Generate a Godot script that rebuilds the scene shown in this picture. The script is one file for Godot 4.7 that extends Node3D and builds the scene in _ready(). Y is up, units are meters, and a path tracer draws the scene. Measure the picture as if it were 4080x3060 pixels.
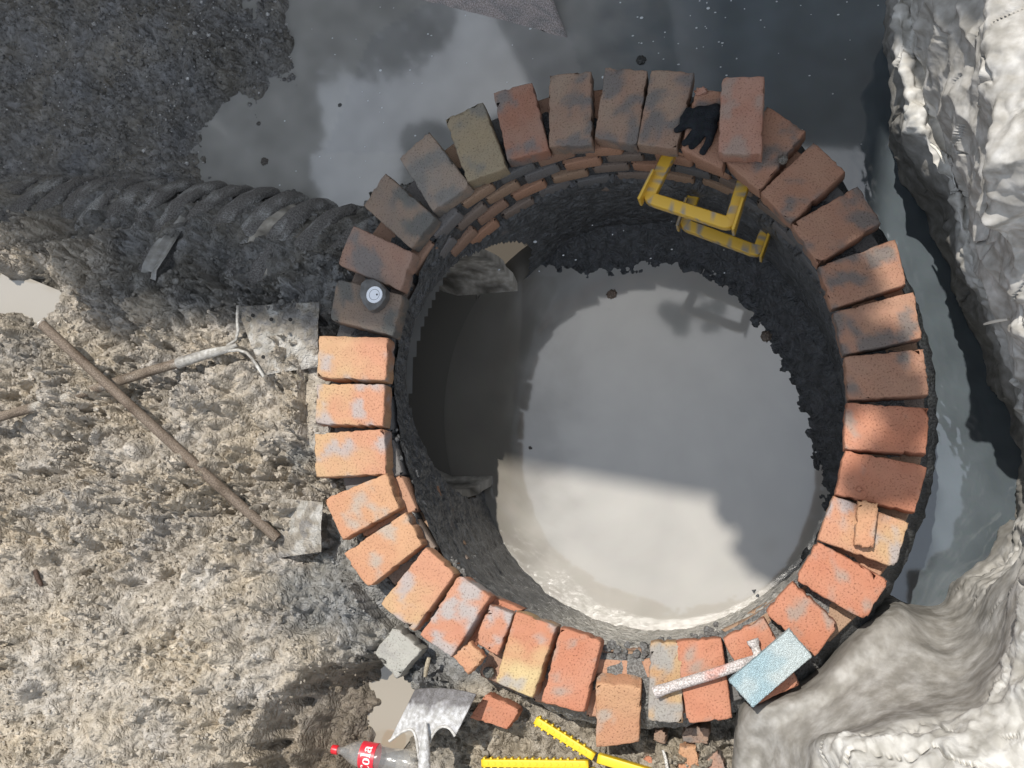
extends Node3D
# A round brick manhole half built in a flooded excavation, seen from above.
# Units are metres; y = 0 is the top of the brick ring; -z is away from the photographer.

const OUTER_WATER := -0.5
const WELL_WATER := -0.87
const RING := Vector2(-0.4521, -0.4722)
const SUN_LEAN := Vector3(-0.133, 1.0, -0.367)   # towards the sun

var bump_noise := FastNoiseLite.new()
var clod_noise := FastNoiseLite.new()
var grit_noise := FastNoiseLite.new()
var crack_noise := FastNoiseLite.new()
var tone_noise := FastNoiseLite.new()
var billow := FastNoiseLite.new()
var mats := {}
var rng := RandomNumberGenerator.new()
var taken := {}

# ------------------------------------------------------------------ mesh building
class Shape:
	var v := PackedVector3Array()
	var c := PackedColorArray()
	var ix := PackedInt32Array()

	func add(p: Vector3, col := Color.WHITE) -> int:
		v.append(p)
		c.append(col)
		return v.size() - 1

	func tri(a: int, b: int, d: int) -> void:
		ix.append(a)
		ix.append(b)
		ix.append(d)

	func quad(a: int, b: int, d: int, e: int) -> void:
		tri(a, b, d)
		tri(a, d, e)

	func sheet(start: int, nu: int, nv: int) -> void:   # nu x nv vertices, v fastest
		for i in nu - 1:
			for j in nv - 1:
				var a := start + i * nv + j
				quad(a, a + 1, a + nv + 1, a + nv)

	func outward(centre: Vector3) -> void:
		for k in range(0, ix.size(), 3):
			var a := v[ix[k]]
			var b := v[ix[k + 1]]
			var d := v[ix[k + 2]]
			if (d - a).cross(b - a).dot((a + b + d) / 3.0 - centre) < 0.0:
				var t := ix[k + 1]
				ix[k + 1] = ix[k + 2]
				ix[k + 2] = t

	func upward() -> void:
		for k in range(0, ix.size(), 3):
			var a := v[ix[k]]
			if (v[ix[k + 2]] - a).cross(v[ix[k + 1]] - a).y < 0.0:
				var t := ix[k + 1]
				ix[k + 1] = ix[k + 2]
				ix[k + 2] = t

	func box(centre: Vector3, size: Vector3, turn := Basis.IDENTITY, col := Color.WHITE, bevel := 0.0015) -> void:
		# a bevelled block: six faces set in by the bevel, joined by strips
		var h := size * 0.5
		var b := minf(bevel, minf(h.x, minf(h.y, h.z)) * 0.4)
		for axis in 3:
			for s in [-1.0, 1.0]:
				var n := Vector3.ZERO
				n[axis] = s
				var p := Vector3.ZERO
				p[(axis + 1) % 3] = 1.0
				var q := Vector3.ZERO
				q[(axis + 2) % 3] = 1.0
				var k := []
				for e in [[-1, -1], [-1, 1], [1, 1], [1, -1]]:
					var w: Vector3 = n * h + p * e[0] * (h - Vector3.ONE * b) + q * e[1] * (h - Vector3.ONE * b)
					k.append(add(centre + turn * w, col))
				if s > 0:
					quad(k[0], k[1], k[2], k[3])
				else:
					quad(k[3], k[2], k[1], k[0])
		var first := v.size() - 24
		# edges: faces meet pairwise
		for a in 3:
			var b1 := (a + 1) % 3
			for sa in 2:
				for sb in 2:
					var fa := first + a * 8 + sa * 4
					var fb := first + b1 * 8 + sb * 4
					# on face a (axes p=b1, q=c): the corners with p sign sb; on face b1 (axes p=c, q=a): the corners with q sign sa
					var a1 := fa + (0 if sb == 0 else 3)
					var a2 := fa + (1 if sb == 0 else 2)
					var c1 := fb + (0 if sa == 0 else 1)
					var c2 := fb + (3 if sa == 0 else 2)
					if (sa + sb) % 2 == 0:
						quad(a1, a2, c2, c1)
					else:
						quad(c1, c2, a2, a1)

	func tube(path: Array, radius: Array, seg := 12, col := Color.WHITE, cap := true, tone = null) -> void:
		var start := v.size()
		var n := path.size()
		var side := Vector3.UP
		for i in n:
			var dir: Vector3 = (path[mini(i + 1, n - 1)] - path[maxi(i - 1, 0)]).normalized()
			if absf(side.dot(dir)) > 0.95:
				side = Vector3.RIGHT
			side = (side - dir * side.dot(dir)).normalized()
			var other := dir.cross(side)
			for k in seg:
				var a := TAU * k / seg
				var p: Vector3 = path[i] + (side * cos(a) + other * sin(a)) * radius[i]
				add(p, tone.call(p) if tone != null else col)
		for i in n - 1:
			for k in seg:
				var a := start + i * seg + k
				var b := start + i * seg + (k + 1) % seg
				quad(a, a + seg, b + seg, b)
		if cap:
			for e in [0, n - 1]:
				var m := add(path[e], tone.call(path[e]) if tone != null else col)
				for k in seg:
					var a: int = add(v[start + e * seg + k], c[start + e * seg + k])
					var b: int = add(v[start + e * seg + (k + 1) % seg], c[start + e * seg + k])
					if e == 0:
						tri(m, a, b)
					else:
						tri(m, b, a)

	func mesh() -> ArrayMesh:
		var n := PackedVector3Array()
		n.resize(v.size())
		for k in range(0, ix.size(), 3):
			var a := ix[k]
			var b := ix[k + 1]
			var d := ix[k + 2]
			var w := (v[d] - v[a]).cross(v[b] - v[a])
			n[a] += w
			n[b] += w
			n[d] += w
		for i in n.size():
			n[i] = n[i].normalized() if n[i].length_squared() > 1e-20 else Vector3.UP
		var arr := []
		arr.resize(Mesh.ARRAY_MAX)
		arr[Mesh.ARRAY_VERTEX] = v
		arr[Mesh.ARRAY_NORMAL] = n
		arr[Mesh.ARRAY_COLOR] = c
		arr[Mesh.ARRAY_INDEX] = ix
		var m := ArrayMesh.new()
		m.add_surface_from_arrays(Mesh.PRIMITIVE_TRIANGLES, arr)
		return m

# ------------------------------------------------------------------ nodes
func numbered(called: String) -> String:
	if not taken.has(called):
		taken[called] = 0
		return called
	taken[called] += 1
	return "%s_%03d" % [called, taken[called]]

func piece(called: String, m: Mesh, mat: Material, parent: Node3D, at := Vector3.ZERO) -> MeshInstance3D:
	var o := MeshInstance3D.new()
	o.name = called
	o.mesh = m
	o.material_override = mat
	o.position = at
	parent.add_child(o, true)
	return o

func thing(called: String, label: String, category: String, at := Vector3.ZERO, group := "") -> Node3D:
	var o := Node3D.new()
	o.name = numbered(called)
	o.position = at
	o.set_meta("label", label)
	o.set_meta("category", category)
	if group:
		o.set_meta("group", group)
	add_child(o, true)
	return o

func solo(called: String, m: Mesh, mat: Material, label: String, category: String, at := Vector3.ZERO, group := "") -> MeshInstance3D:
	var o := piece(numbered(called), m, mat, self, at)
	o.set_meta("label", label)
	o.set_meta("category", category)
	if group:
		o.set_meta("group", group)
	return o

func setting(called: String, m: Mesh, mat: Material, label: String) -> MeshInstance3D:
	var o := piece(numbered(called), m, mat, self)
	o.set_meta("kind", "structure")
	o.set_meta("label", label)
	return o

# ------------------------------------------------------------------ materials
func noise(kind: int, freq: float, octaves: int, salt: int) -> FastNoiseLite:
	var n := FastNoiseLite.new()
	n.noise_type = kind
	n.frequency = freq
	n.seed = salt
	n.fractal_type = FastNoiseLite.FRACTAL_FBM if octaves > 1 else FastNoiseLite.FRACTAL_NONE
	n.fractal_octaves = octaves
	return n

func noise_texture(n: FastNoiseLite, low: Color, high: Color, lo := 0.2, hi := 0.8) -> NoiseTexture2D:
	var t := NoiseTexture2D.new()
	t.width = 1024
	t.height = 1024
	t.seamless = true
	t.noise = n
	var g := Gradient.new()
	g.offsets = PackedFloat32Array([lo, hi])
	g.colors = PackedColorArray([low, high])
	t.color_ramp = g
	return t

func make_material(called: String, rough: float, spec: float, tex: Texture2D, scale: float, relief: Texture2D, depth_cm: float) -> StandardMaterial3D:
	var m := StandardMaterial3D.new()
	m.resource_name = called
	m.vertex_color_use_as_albedo = true
	m.roughness = rough
	m.metallic_specular = spec
	m.uv1_triplanar = true
	m.uv1_world_triplanar = true
	m.uv1_triplanar_sharpness = 4.0
	m.uv1_scale = Vector3.ONE * scale
	if tex:
		m.albedo_texture = tex
	if relief:
		m.heightmap_enabled = true
		m.heightmap_texture = relief
		m.heightmap_scale = depth_cm
	mats[called] = m
	return m

func plain(called: String, col: Color, rough: float, metal := 0.0, spec := 0.5) -> StandardMaterial3D:
	var m := StandardMaterial3D.new()
	m.resource_name = called
	m.albedo_color = col.linear_to_srgb()
	m.roughness = rough
	m.metallic = metal
	m.metallic_specular = spec
	mats[called] = m
	return m

func make_materials() -> void:
	var mottle := noise_texture(noise(FastNoiseLite.TYPE_SIMPLEX_SMOOTH, 0.012, 6, 3), Color(0.78, 0.77, 0.75), Color(1, 1, 1))
	var speck := noise_texture(noise(FastNoiseLite.TYPE_SIMPLEX_SMOOTH, 0.05, 4, 9), Color(0.74, 0.73, 0.72), Color(1, 1, 1), 0.3, 0.7)
	var soil := noise_texture(noise(FastNoiseLite.TYPE_SIMPLEX_SMOOTH, 0.018, 6, 21), Color.BLACK, Color.WHITE)
	var pit_noise := noise(FastNoiseLite.TYPE_SIMPLEX_SMOOTH, 0.016, 5, 31)
	pit_noise.fractal_type = FastNoiseLite.FRACTAL_RIDGED
	pit_noise.fractal_gain = 0.6
	var pits := noise_texture(pit_noise, Color.WHITE, Color.BLACK, 0.1, 0.95)
	var grain := noise_texture(noise(FastNoiseLite.TYPE_SIMPLEX_SMOOTH, 0.04, 5, 41), Color.BLACK, Color.WHITE)
	make_material("mud", 0.62, 0.5, mottle, 1.7, pits, 1.0)
	make_material("wet_mud", 0.42, 0.5, mottle, 1.9, pits, 0.8)
	make_material("clay", 0.85, 0.35, mottle, 1.3, soil, 0.14)
	var pore := noise_texture(noise(FastNoiseLite.TYPE_SIMPLEX_SMOOTH, 0.055, 3, 57), Color(0.72, 0.69, 0.67), Color(1, 1, 1), 0.08, 0.30)
	var pore_relief := noise_texture(noise(FastNoiseLite.TYPE_SIMPLEX_SMOOTH, 0.055, 3, 57), Color.BLACK, Color.WHITE, 0.05, 0.45)
	make_material("brick", 0.85, 0.3, pore, 2.3, pore_relief, 0.14)
	make_material("mortar", 0.6, 0.5, speck, 2.2, pits, 0.7)
	make_material("plaster", 0.45, 0.5, mottle, 1.6, soil, 1.0)
	make_material("plastic", 0.4, 0.5, mottle, 2.0, null, 0)
	make_material("wood", 0.7, 0.4, speck, 3.0, grain, 0.12)
	make_material("steel", 0.42, 0.5, mottle, 4.0, grain, 0.12)
	make_material("yellow", 0.38, 0.5, null, 2.0, null, 0)
	make_material("foam_pad", 0.95, 0.2, speck, 6.0, grain, 0.12)
	make_material("cloth", 0.85, 0.3, null, 4.0, grain, 0.15)
	make_material("stone", 0.5, 0.5, speck, 3.0, grain, 0.2)
	var ripples := NoiseTexture2D.new()
	ripples.width = 512
	ripples.height = 512
	ripples.seamless = true
	ripples.as_normal_map = true
	ripples.bump_strength = 1.2
	ripples.noise = noise(FastNoiseLite.TYPE_SIMPLEX_SMOOTH, 0.008, 3, 77)
	for w in ["pond", "well_pond"]:
		var m := make_material(w, 0.06, 0.71, null, 1.1, null, 0)
		m.normal_enabled = true
		m.normal_texture = ripples
		m.normal_scale = 0.035
		m.clearcoat_enabled = true
		m.clearcoat = 0.9
		m.clearcoat_roughness = 0.05
	plain("yellow_plain", Color(0.74, 0.50, 0.02), 0.38)
	plain("chrome", Color(0.78, 0.80, 0.84), 0.35, 0.35)
	plain("dark_plastic", Color(0.045, 0.045, 0.05), 0.45)
	plain("red_plastic", Color(0.62, 0.02, 0.03), 0.35)
	plain("red_label", Color(0.66, 0.03, 0.05), 0.4)
	plain("white_print", Color(0.86, 0.85, 0.83), 0.5)
	plain("bubble", Color(0.6, 0.62, 0.62), 0.15)
	plain("hole", Color(0.012, 0.011, 0.01), 0.9)
	plain("leaf", Color(0.05, 0.08, 0.03), 0.6)
	plain("wall_render", Color(0.30, 0.29, 0.27), 0.9)
	plain("window_glass", Color(0.03, 0.035, 0.04), 0.1)
	plain("root", Color(0.7, 0.66, 0.58), 0.8)
	var clear := plain("clear_plastic", Color(0.75, 0.75, 0.73), 0.12)
	clear.albedo_color.a = 0.14
	clear.transparency = BaseMaterial3D.TRANSPARENCY_ALPHA

# ------------------------------------------------------------------ the shape of the ring
func inner_radius(t: float) -> float:
	return 0.7206 + -0.0318 * cos(2.0 * t) + 0.0220 * sin(2.0 * t)

func overhang(t: float) -> float:     # the top course juts in over the shaft on the right
	return maxf(0.05 * smoothstep(0.1, 0.7, cos(t + 0.15)), 0.035 * smoothstep(0.3, 0.9, sin(t)))

func ring_point(t: float, r: float, y: float) -> Vector3:
	return Vector3(RING.x + cos(t) * r, y, RING.y + sin(t) * r)

func ring_angle(p: Vector3) -> float:
	return atan2(p.z - RING.y, p.x - RING.x)

# ------------------------------------------------------------------ the ground
var spots: Array = []       # position, kind
var kinds := {
	# kind: [base colour, lump height, roughness of lumps, wetness]
	"flat": [Color(0.27, 0.258, 0.242), 0.028],
	"gravel": [Color(0.215, 0.206, 0.194), 0.030],
	"heap": [Color(0.235, 0.228, 0.215), 0.06],
	"tan": [Color(0.50, 0.447, 0.378), 0.066],
	"grey": [Color(0.275, 0.272, 0.262), 0.05],
	"block": [Color(0.54, 0.485, 0.41), 0.046],
	"earth": [Color(0.22, 0.18, 0.135), 0.02],
	"bed": [Color(0.13, 0.125, 0.115), 0.006],
	"rubble": [Color(0.37, 0.33, 0.27), 0.042],
}
const CELL := 0.025
const GX0 := -3.35
const GZ0 := -2.75
const GNX := 182
const GNZ := 154
var coarse_h := PackedFloat32Array()
var coarse_a := PackedFloat32Array()
var coarse_c := PackedColorArray()

func spot(kind: String, list: Array) -> void:
	for p in list:
		spots.append([p, kind])

func lay_out_ground() -> void:
	spot("flat", [Vector3(-3.191, -0.450, -2.390), Vector3(-2.930, -0.450, -2.217), Vector3(-2.703, -0.450, -2.313), Vector3(-2.461, -0.450, -2.147), Vector3(-2.899, -0.440, -1.992), Vector3(-2.665, -0.460, -1.783), Vector3(-2.447, -0.450, -1.957), Vector3(-3.089, -0.420, -1.711), Vector3(-2.832, -0.430, -1.624), Vector3(-2.611, -0.440, -1.604), Vector3(-2.791, -0.420, -1.530), Vector3(-2.619, -0.430, -1.530), Vector3(-2.404, -0.440, -1.497), Vector3(-2.194, -0.450, -1.453), Vector3(-3.302, -0.400, -2.048), Vector3(-3.364, -0.400, -2.568), Vector3(-2.701, -0.420, -2.555), Vector3(-2.367, -0.470, -1.589), Vector3(-3.243, -0.400, -1.553)])
	spot("gravel", [Vector3(-2.209, -0.460, -2.240), Vector3(-2.028, -0.460, -2.087), Vector3(-1.912, -0.475, -2.140), Vector3(-1.856, -0.480, -1.992), Vector3(-1.802, -0.485, -1.886), Vector3(-1.903, -0.485, -1.840), Vector3(-2.065, -0.475, -1.836), Vector3(-2.194, -0.485, -1.757), Vector3(-2.230, -0.460, -1.891), Vector3(-2.227, -0.485, -1.600), Vector3(-2.140, -0.492, -1.494), Vector3(-2.012, -0.495, -1.432), Vector3(-2.333, -0.465, -1.764), Vector3(-2.192, -0.455, -2.027), Vector3(-1.927, -0.480, -2.374), Vector3(-2.257, -0.450, -2.411), Vector3(-1.763, -0.490, -2.352)])
	spot("bed", [Vector3(-1.705, -0.560, -2.095), Vector3(-1.699, -0.560, -1.931), Vector3(-1.842, -0.530, -1.784), Vector3(-2.031, -0.530, -1.767), Vector3(-2.084, -0.525, -1.640), Vector3(-1.994, -0.525, -1.531), Vector3(-1.877, -0.530, -1.422), Vector3(-1.578, -0.660, -1.843), Vector3(-1.674, -0.620, -1.574), Vector3(-1.305, -0.680, -2.021), Vector3(-1.104, -0.680, -1.791), Vector3(-1.537, -0.600, -1.376), Vector3(-1.385, -0.650, -1.614), Vector3(-1.636, -0.580, -2.220), Vector3(-1.569, -0.600, -2.432), Vector3(-0.917, -0.700, -2.076), Vector3(-0.558, -0.800, -2.058), Vector3(-0.195, -0.850, -2.032), Vector3(0.325, -0.850, -1.954), Vector3(0.463, -0.850, -1.487), Vector3(0.585, -0.850, -0.946), Vector3(0.699, -0.850, -0.441), Vector3(0.737, -0.800, -0.122), Vector3(0.506, -0.800, 0.107), Vector3(-0.553, -0.800, -2.385), Vector3(0.169, -0.800, -2.260), Vector3(0.662, -0.800, -2.174)])
	spot("heap", [Vector3(-2.767, -0.220, -1.262), Vector3(-2.437, -0.360, -1.308), Vector3(-2.202, -0.330, -1.248), Vector3(-1.979, -0.300, -1.199), Vector3(-1.783, -0.300, -1.163), Vector3(-1.623, -0.320, -1.138), Vector3(-1.517, -0.330, -1.132), Vector3(-1.395, -0.250, -1.061), Vector3(-1.791, -0.170, -1.001), Vector3(-2.040, -0.200, -1.065), Vector3(-1.554, -0.200, -0.974), Vector3(-2.214, -0.200, -1.043), Vector3(-1.570, -0.110, -0.835), Vector3(-1.433, -0.140, -0.898), Vector3(-1.417, -0.120, -0.747), Vector3(-1.843, -0.120, -0.856), Vector3(-2.088, -0.120, -0.907), Vector3(-2.382, -0.300, -1.198)])
	spot("tan", [Vector3(-2.576, -0.050, -1.097), Vector3(-2.392, -0.030, -1.024), Vector3(-2.660, -0.060, -1.037), Vector3(-2.289, -0.080, -1.039), Vector3(-2.354, -0.100, -0.938), Vector3(-2.438, -0.110, -0.791), Vector3(-2.662, -0.090, -0.800), Vector3(-2.353, -0.120, -0.857), Vector3(-2.087, -0.080, -0.780), Vector3(-1.847, -0.080, -0.748), Vector3(-2.245, -0.070, -0.523), Vector3(-1.908, -0.060, -0.523), Vector3(-1.676, -0.080, -0.532), Vector3(-1.510, -0.090, -0.496), Vector3(-1.457, -0.110, -0.590), Vector3(-2.404, -0.060, -0.284), Vector3(-2.586, -0.070, -0.454), Vector3(-2.026, -0.050, -0.275), Vector3(-1.765, -0.050, -0.300), Vector3(-1.598, -0.080, -0.344), Vector3(-1.476, -0.100, -0.358), Vector3(-1.840, -0.050, -0.119), Vector3(-2.181, -0.040, -0.061), Vector3(-1.631, -0.150, -0.198), Vector3(-1.574, -0.200, -0.231), Vector3(-1.503, -0.200, -0.183), Vector3(-1.433, -0.160, -0.210), Vector3(-1.675, -0.070, 0.000), Vector3(-1.591, -0.100, 0.029), Vector3(-2.352, -0.030, -0.015), Vector3(-2.493, -0.020, -0.016), Vector3(-2.539, -0.100, 0.056), Vector3(-2.339, -0.090, 0.070), Vector3(-2.179, -0.070, 0.031), Vector3(-2.808, -0.050, -0.800), Vector3(-2.728, -0.030, -0.289), Vector3(-1.466, -0.110, 0.000), Vector3(-1.557, -0.120, -0.074), Vector3(-1.662, -0.170, -0.091), Vector3(-2.431, -0.050, 0.116), Vector3(-2.907, -0.100, -1.215), Vector3(-1.947, -0.050, 0.075), Vector3(-1.688, -0.100, -0.211)])
	spot("grey", [Vector3(-1.376, -0.130, 0.066), Vector3(-1.455, -0.100, 0.130), Vector3(-1.335, -0.120, 0.159), Vector3(-1.243, -0.130, 0.215), Vector3(-1.371, -0.100, 0.229), Vector3(-1.245, -0.140, 0.300), Vector3(-1.303, -0.130, 0.329), Vector3(-1.071, -0.170, 0.368), Vector3(-1.013, -0.180, 0.409), Vector3(-1.123, -0.140, 0.227), Vector3(-1.466, -0.120, -0.284), Vector3(-1.068, -0.160, 0.311), Vector3(-0.944, -0.200, 0.395), Vector3(-1.132, -0.120, 0.156)])
	spot("block", [Vector3(-2.486, 0.000, 0.228), Vector3(-2.206, 0.010, 0.208), Vector3(-1.946, 0.010, 0.203), Vector3(-1.717, -0.020, 0.173), Vector3(-1.543, -0.030, 0.185), Vector3(-2.424, 0.050, 0.370), Vector3(-2.151, 0.060, 0.361), Vector3(-1.898, 0.060, 0.353), Vector3(-1.663, 0.050, 0.333), Vector3(-1.497, 0.040, 0.316), Vector3(-1.379, 0.030, 0.327), Vector3(-2.367, 0.090, 0.547), Vector3(-2.110, 0.090, 0.536), Vector3(-1.865, 0.090, 0.498), Vector3(-1.682, 0.080, 0.478), Vector3(-1.566, 0.070, 0.435), Vector3(-1.482, 0.060, 0.381), Vector3(-1.590, 0.070, 0.555), Vector3(-1.641, 0.080, 0.634), Vector3(-2.005, 0.100, 0.690), Vector3(-2.337, 0.100, 0.736), Vector3(-2.547, 0.080, 0.471), Vector3(-1.697, 0.080, 0.728), Vector3(-2.622, 0.020, 0.184), Vector3(-1.329, -0.020, 0.304)])
	spot("block", [Vector3(-1.308, 0.020, 0.327), Vector3(-1.350, 0.040, 0.359), Vector3(-1.396, 0.050, 0.392), Vector3(-1.434, 0.060, 0.432), Vector3(-1.462, 0.060, 0.472), Vector3(-1.475, 0.060, 0.519), Vector3(-1.496, 0.060, 0.565), Vector3(-1.508, 0.060, 0.618), Vector3(-1.520, 0.060, 0.683), Vector3(-1.278, -0.010, 0.309)])
	spot("earth", [Vector3(-1.332, -0.180, 0.377), Vector3(-1.379, -0.180, 0.421), Vector3(-1.435, -0.200, 0.476), Vector3(-1.466, -0.200, 0.534), Vector3(-1.487, -0.200, 0.599), Vector3(-1.501, -0.200, 0.670), Vector3(-1.513, -0.200, 0.755), Vector3(-1.321, -0.250, 0.472), Vector3(-1.350, -0.250, 0.587), Vector3(-1.395, -0.250, 0.703), Vector3(-1.275, -0.275, 0.502), Vector3(-1.272, -0.275, 0.616), Vector3(-1.278, -0.280, 0.745), Vector3(-1.262, -0.260, 0.428), Vector3(-1.447, -0.300, 0.831), Vector3(-1.542, -0.200, 0.826)])
	spot("rubble", [Vector3(-0.923, -0.230, 0.454), Vector3(-1.004, -0.250, 0.599), Vector3(-1.053, -0.260, 0.658), Vector3(-0.845, -0.220, 0.585), Vector3(-0.714, -0.220, 0.605), Vector3(-0.787, -0.220, 0.515), Vector3(-0.628, -0.220, 0.561), Vector3(-0.573, -0.230, 0.507), Vector3(-0.439, -0.250, 0.623), Vector3(-0.331, -0.270, 0.608), Vector3(-0.238, -0.280, 0.618), Vector3(-0.159, -0.300, 0.631), Vector3(-0.303, -0.280, 0.543), Vector3(-0.946, -0.260, 0.720), Vector3(-0.648, -0.240, 0.711), Vector3(-0.377, -0.280, 0.730), Vector3(-1.247, -0.320, 0.752), Vector3(-0.176, -0.300, 0.722)])
	spot("bed", [Vector3(-2.682, -0.200, -0.931), Vector3(-2.769, -0.200, -0.948), Vector3(-2.584, -0.200, -0.889), Vector3(-2.733, -0.200, -0.911), Vector3(-2.501, -0.180, -0.843), Vector3(-2.842, -0.200, -0.937), Vector3(-2.639, -0.200, -0.914)])
	spot("bed", [Vector3(-1.214, -0.340, 0.466), Vector3(-1.240, -0.350, 0.542), Vector3(-1.179, -0.340, 0.552), Vector3(-1.219, -0.330, 0.406), Vector3(-1.266, -0.345, 0.439), Vector3(-1.242, -0.340, 0.627), Vector3(-1.147, -0.335, 0.477)])
	var n := GNX * GNZ
	coarse_h.resize(n)
	coarse_a.resize(n)
	coarse_c.resize(n)
	var px := PackedFloat32Array()
	var pz := PackedFloat32Array()
	var ph := PackedFloat32Array()
	var pa := PackedFloat32Array()
	var pr := PackedColorArray()
	for s in spots:
		px.append(s[0].x)
		pz.append(s[0].z)
		ph.append(s[0].y)
		pr.append(kinds[s[1]][0])
		pa.append(kinds[s[1]][1])
	for i in GNX:
		for j in GNZ:
			var x := GX0 + i * CELL
			var z := GZ0 + j * CELL
			var sw := 0.0
			var sh := 0.0
			var sa := 0.0
			var sr := 0.0
			var sg := 0.0
			var sb := 0.0
			for k in px.size():
				var dx := px[k] - x
				var dz := pz[k] - z
				var q := dx * dx + dz * dz + 0.0006
				var w := 1.0 / (q * q * sqrt(q))
				sw += w
				sh += w * ph[k]
				sa += w * pa[k]
				var col := pr[k]
				sr += w * col.r
				sg += w * col.g
				sb += w * col.b
			var at := i * GNZ + j
			coarse_h[at] = sh / sw
			coarse_a[at] = sa / sw
			coarse_c[at] = Color(sr / sw, sg / sw, sb / sw)

func coarse_at(field: PackedFloat32Array, x: float, z: float) -> float:
	var u := clampf((x - GX0) / CELL, 0.0, GNX - 1.001)
	var w := clampf((z - GZ0) / CELL, 0.0, GNZ - 1.001)
	var i := int(u)
	var j := int(w)
	u -= i
	w -= j
	u = u * u * (3.0 - 2.0 * u)
	w = w * w * (3.0 - 2.0 * w)
	var at := i * GNZ + j
	return lerpf(lerpf(field[at], field[at + 1], w), lerpf(field[at + GNZ], field[at + GNZ + 1], w), u)

func ground_colour(x: float, z: float) -> Color:
	var wx := x + 0.02 * tone_noise.get_noise_2d(x * 900.0, z * 900.0)
	var u := clampf((wx - GX0) / CELL, 0.0, GNX - 1.001)
	var w := clampf((z - GZ0) / CELL, 0.0, GNZ - 1.001)
	var i := int(u)
	var j := int(w)
	u -= i
	w -= j
	var at := i * GNZ + j
	return coarse_c[at].lerp(coarse_c[at + 1], w).lerp(coarse_c[at + GNZ].lerp(coarse_c[at + GNZ + 1], w), u)

func clods(x: float, z: float, amp: float) -> float:
	# lumps on lumps: rounded clods of several sizes with sharp crevices between them
	var wx := x + 0.010 * bump_noise.get_noise_2d(x * 200.0, z * 200.0)
	var wz := z + 0.010 * bump_noise.get_noise_2d(z * 200.0 + 71.0, x * 200.0)
	var b1 := absf(billow.get_noise_2d(wx * 9.0, wz * 9.0))
	var b2 := absf(billow.get_noise_2d(wx * 21.0 + 9.0, wz * 21.0))
	var b3 := absf(billow.get_noise_2d(wx * 46.0, wz * 46.0 + 5.0))
	var b4 := absf(billow.get_noise_2d(wx * 92.0 + 3.0, wz * 92.0))
	var roll := bump_noise.get_noise_2d(x * 45.0, z * 45.0) + 1.1 * billow.get_noise_2d(x * 2.6, z * 2.6 + 4.0)
	var patch := clampf(0.75 + 1.1 * bump_noise.get_noise_2d(x * 30.0 + 300.0, z * 30.0), 0.25, 1.4)
	var nodule := maxf(0.0, 0.55 + clod_noise.get_noise_2d(wx * 26.0, wz * 26.0) * -1.0 - 0.75)
	return amp * (0.95 * roll + 1.0 * (b1 - 0.3) + patch * (0.95 * (b2 - 0.3) + 0.45 * (b3 - 0.3) + 0.16 * (b4 - 0.3) + 0.9 * nodule))

func ground_height(x: float, z: float) -> float:
	var h := coarse_at(coarse_h, x, z)
	var a := coarse_at(coarse_a, x, z)
	h += clods(x, z, a)
	if x < -1.3:
		# mud is washed off the far flank of the pipe
		var axis := lerpf(-0.84, -0.985, clampf((-1.53 - x) / 0.52, -0.6, 1.0)) - 0.16 * maxf(0.0, -2.05 - x)
		var off := z - axis
		if off > -0.46 and off < 0.1:
			var skin := PIPE_Y + sqrt(maxf(0.0, PIPE_R * PIPE_R - off * off))
			var cover := -0.20 + 0.10 * bump_noise.get_noise_2d(x * 55.0, 8.0) + 0.05 * smoothstep(-2.4, -2.9, x)
			var bare := smoothstep(cover + 0.05, cover - 0.04, off) * smoothstep(-0.46, -0.40, off) * smoothstep(-3.0, -2.75, x)
			h = lerpf(h, minf(h, skin - 0.008 + 0.016 * bump_noise.get_noise_2d(x * 160.0, z * 160.0)), bare)
			h = maxf(h, skin + 0.022 + 0.018 * sin(TAU * (x + 0.25 * off) / 0.112) + 0.5 * clods(x, z, 0.06) - 0.06 * smoothstep(cover + 0.05, cover - 0.03, off))
	var t := atan2(z - RING.y, x - RING.x)
	var past := Vector2(x - RING.x, z - RING.y).length() - inner_radius(t)
	if past < 0.3:
		h = minf(h, lerpf(-0.085, -0.19, smoothstep(0.5, 0.8, sin(t))) - 0.1 * clampf((0.215 - past) / 0.03, 0.0, 1.0))
	return h

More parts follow.
